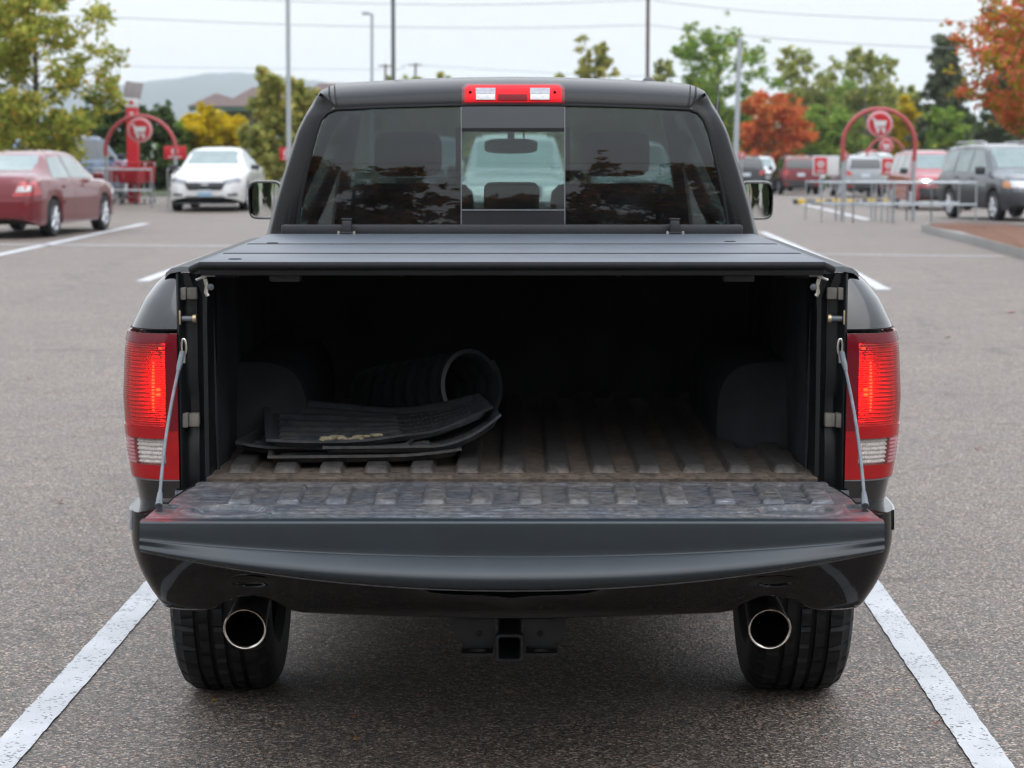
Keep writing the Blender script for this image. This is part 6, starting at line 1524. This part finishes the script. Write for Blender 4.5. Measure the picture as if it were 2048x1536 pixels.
# wires over the lane behind the photographer, mirrored in the rear glass
for k in range(4):
    mb = MB(); mb.tube([(-60, -16, 5.6 + 0.55 * k), (-20, -16, 5.0 + 0.55 * k), (20, -16, 5.0 + 0.55 * k), (60, -16, 5.6 + 0.55 * k)], 0.014, 5); tag(mb.build('power_line', MAT['stop_black'], None, 60), ('lowest', 'second lowest', 'second highest', 'highest')[k] + ' of the four power lines mirrored in the rear window', 'power line', 'power lines mirrored in the glass')

# ================================================================== FALLEN LEAVES
plain('leaf_fallen_red', (0.36, 0.13, 0.09), 0.6, var=0.3, nscale=60)
plain('leaf_fallen_gold', (0.55, 0.27, 0.04), 0.6, var=0.3, nscale=60)
plain('leaf_fallen_tan', (0.42, 0.26, 0.19), 0.6, var=0.3, nscale=60)
def leaf(px, py, size, mat, label, seed):
    rnd = random.Random(seed); p = G(px, py); mb = MB(); n = 18; rot = rnd.uniform(0, 6.28)
    rim = []
    for k in range(n):
        an = 2 * math.pi * k / n; r = size * (0.55 + 0.45 * abs(math.cos(an * 2.5 / 2 + 0.4))) * rnd.uniform(0.85, 1.1)
        rim.append(Vector((r * math.cos(an + rot), r * math.sin(an + rot) * 0.8, 0.004 + 0.35 * size * abs(math.sin(an * 1.0 + 0.7)) * rnd.uniform(0.5, 1.0))))
    vs = [Vector((0, 0, 0.006))] + rim; vs2 = [v + Vector((0, 0, -0.0015)) for v in vs]
    fs = [(0, 1 + k, 1 + (k + 1) % n) for k in range(n)]; fs += [tuple(i + n + 1 for i in f[::-1]) for f in fs] + [(1 + (k+1) % n, 1 + k, n + 2 + k, n + 2 + (k + 1) % n) for k in range(n)]
    mb._add(vs + vs2, fs)
    mb.tube([(0, 0, 0.006), (size * 0.9 * math.cos(rot + 2.5), size * 0.9 * math.sin(rot + 2.5), 0.01), (size * 1.5 * math.cos(rot + 2.7), size * 1.5 * math.sin(rot + 2.7), 0.02)], 0.0012, 5)
    o = mb.build('fallen_leaf', MAT[mat], None, 50); o.location = (p.x, p.y, p.z + 0.003); return tag(o, label, 'leaf', 'fallen leaves on the asphalt')
for a in ((868, 1292, 0.022, 'leaf_fallen_tan', 'pale curled leaf on the asphalt left of the hitch', 1), (1017, 1389, 0.020, 'leaf_fallen_tan', 'reddish leaf on the asphalt below the hitch', 2),
          (430, 1404, 0.009, 'leaf_fallen_gold', 'tiny golden leaf in front of the left tyre', 3), (119, 1006, 0.020, 'leaf_fallen_tan', 'pale leaf on the asphalt left of the bumper', 4),
          (1894, 676, 0.030, 'leaf_fallen_tan', 'leaf on the asphalt right of the tail light', 5), (708, 1438, 0.009, 'leaf_fallen_red', 'red speck of leaf at the bottom, left of centre', 6), (712, 1481, 0.010, 'leaf_fallen_gold', 'orange speck of leaf near the bottom edge', 7),
          (2022, 627, 0.04, 'leaf_fallen_red', 'leaf on the asphalt at the right edge', 8), (1955, 900, 0.018, 'leaf_fallen_red', 'small leaf right of the reverse lamp', 9), (60, 760, 0.022, 'leaf_fallen_tan', 'leaf on the asphalt at the left edge', 10), (1872, 1450, 0.010, 'leaf_fallen_red', 'tiny leaf left of the right parking line', 11)):
    leaf(*a)

# ================================================================== AIR
m = bpy.data.materials.new('haze_air'); m.use_nodes = True; t = m.node_tree; t.nodes.clear()
pv = t.nodes.new('ShaderNodeVolumePrincipled'); pv.inputs['Color'].default_value = (0.90, 0.955, 1.0, 1); pv.inputs['Density'].default_value = 0.00016; pv.inputs['Anisotropy'].default_value = 0.2
t.links.new(pv.outputs[0], t.nodes.new('ShaderNodeOutputMaterial').inputs['Volume']); MAT['haze_air'] = m
mb = MB(); mb.box((0, 2150, 70.0), (4600, 5200, 150.0)); tag(mb.build('haze', m, None, 0), 'thin rainy haze over the whole place', 'haze', kind='stuff')
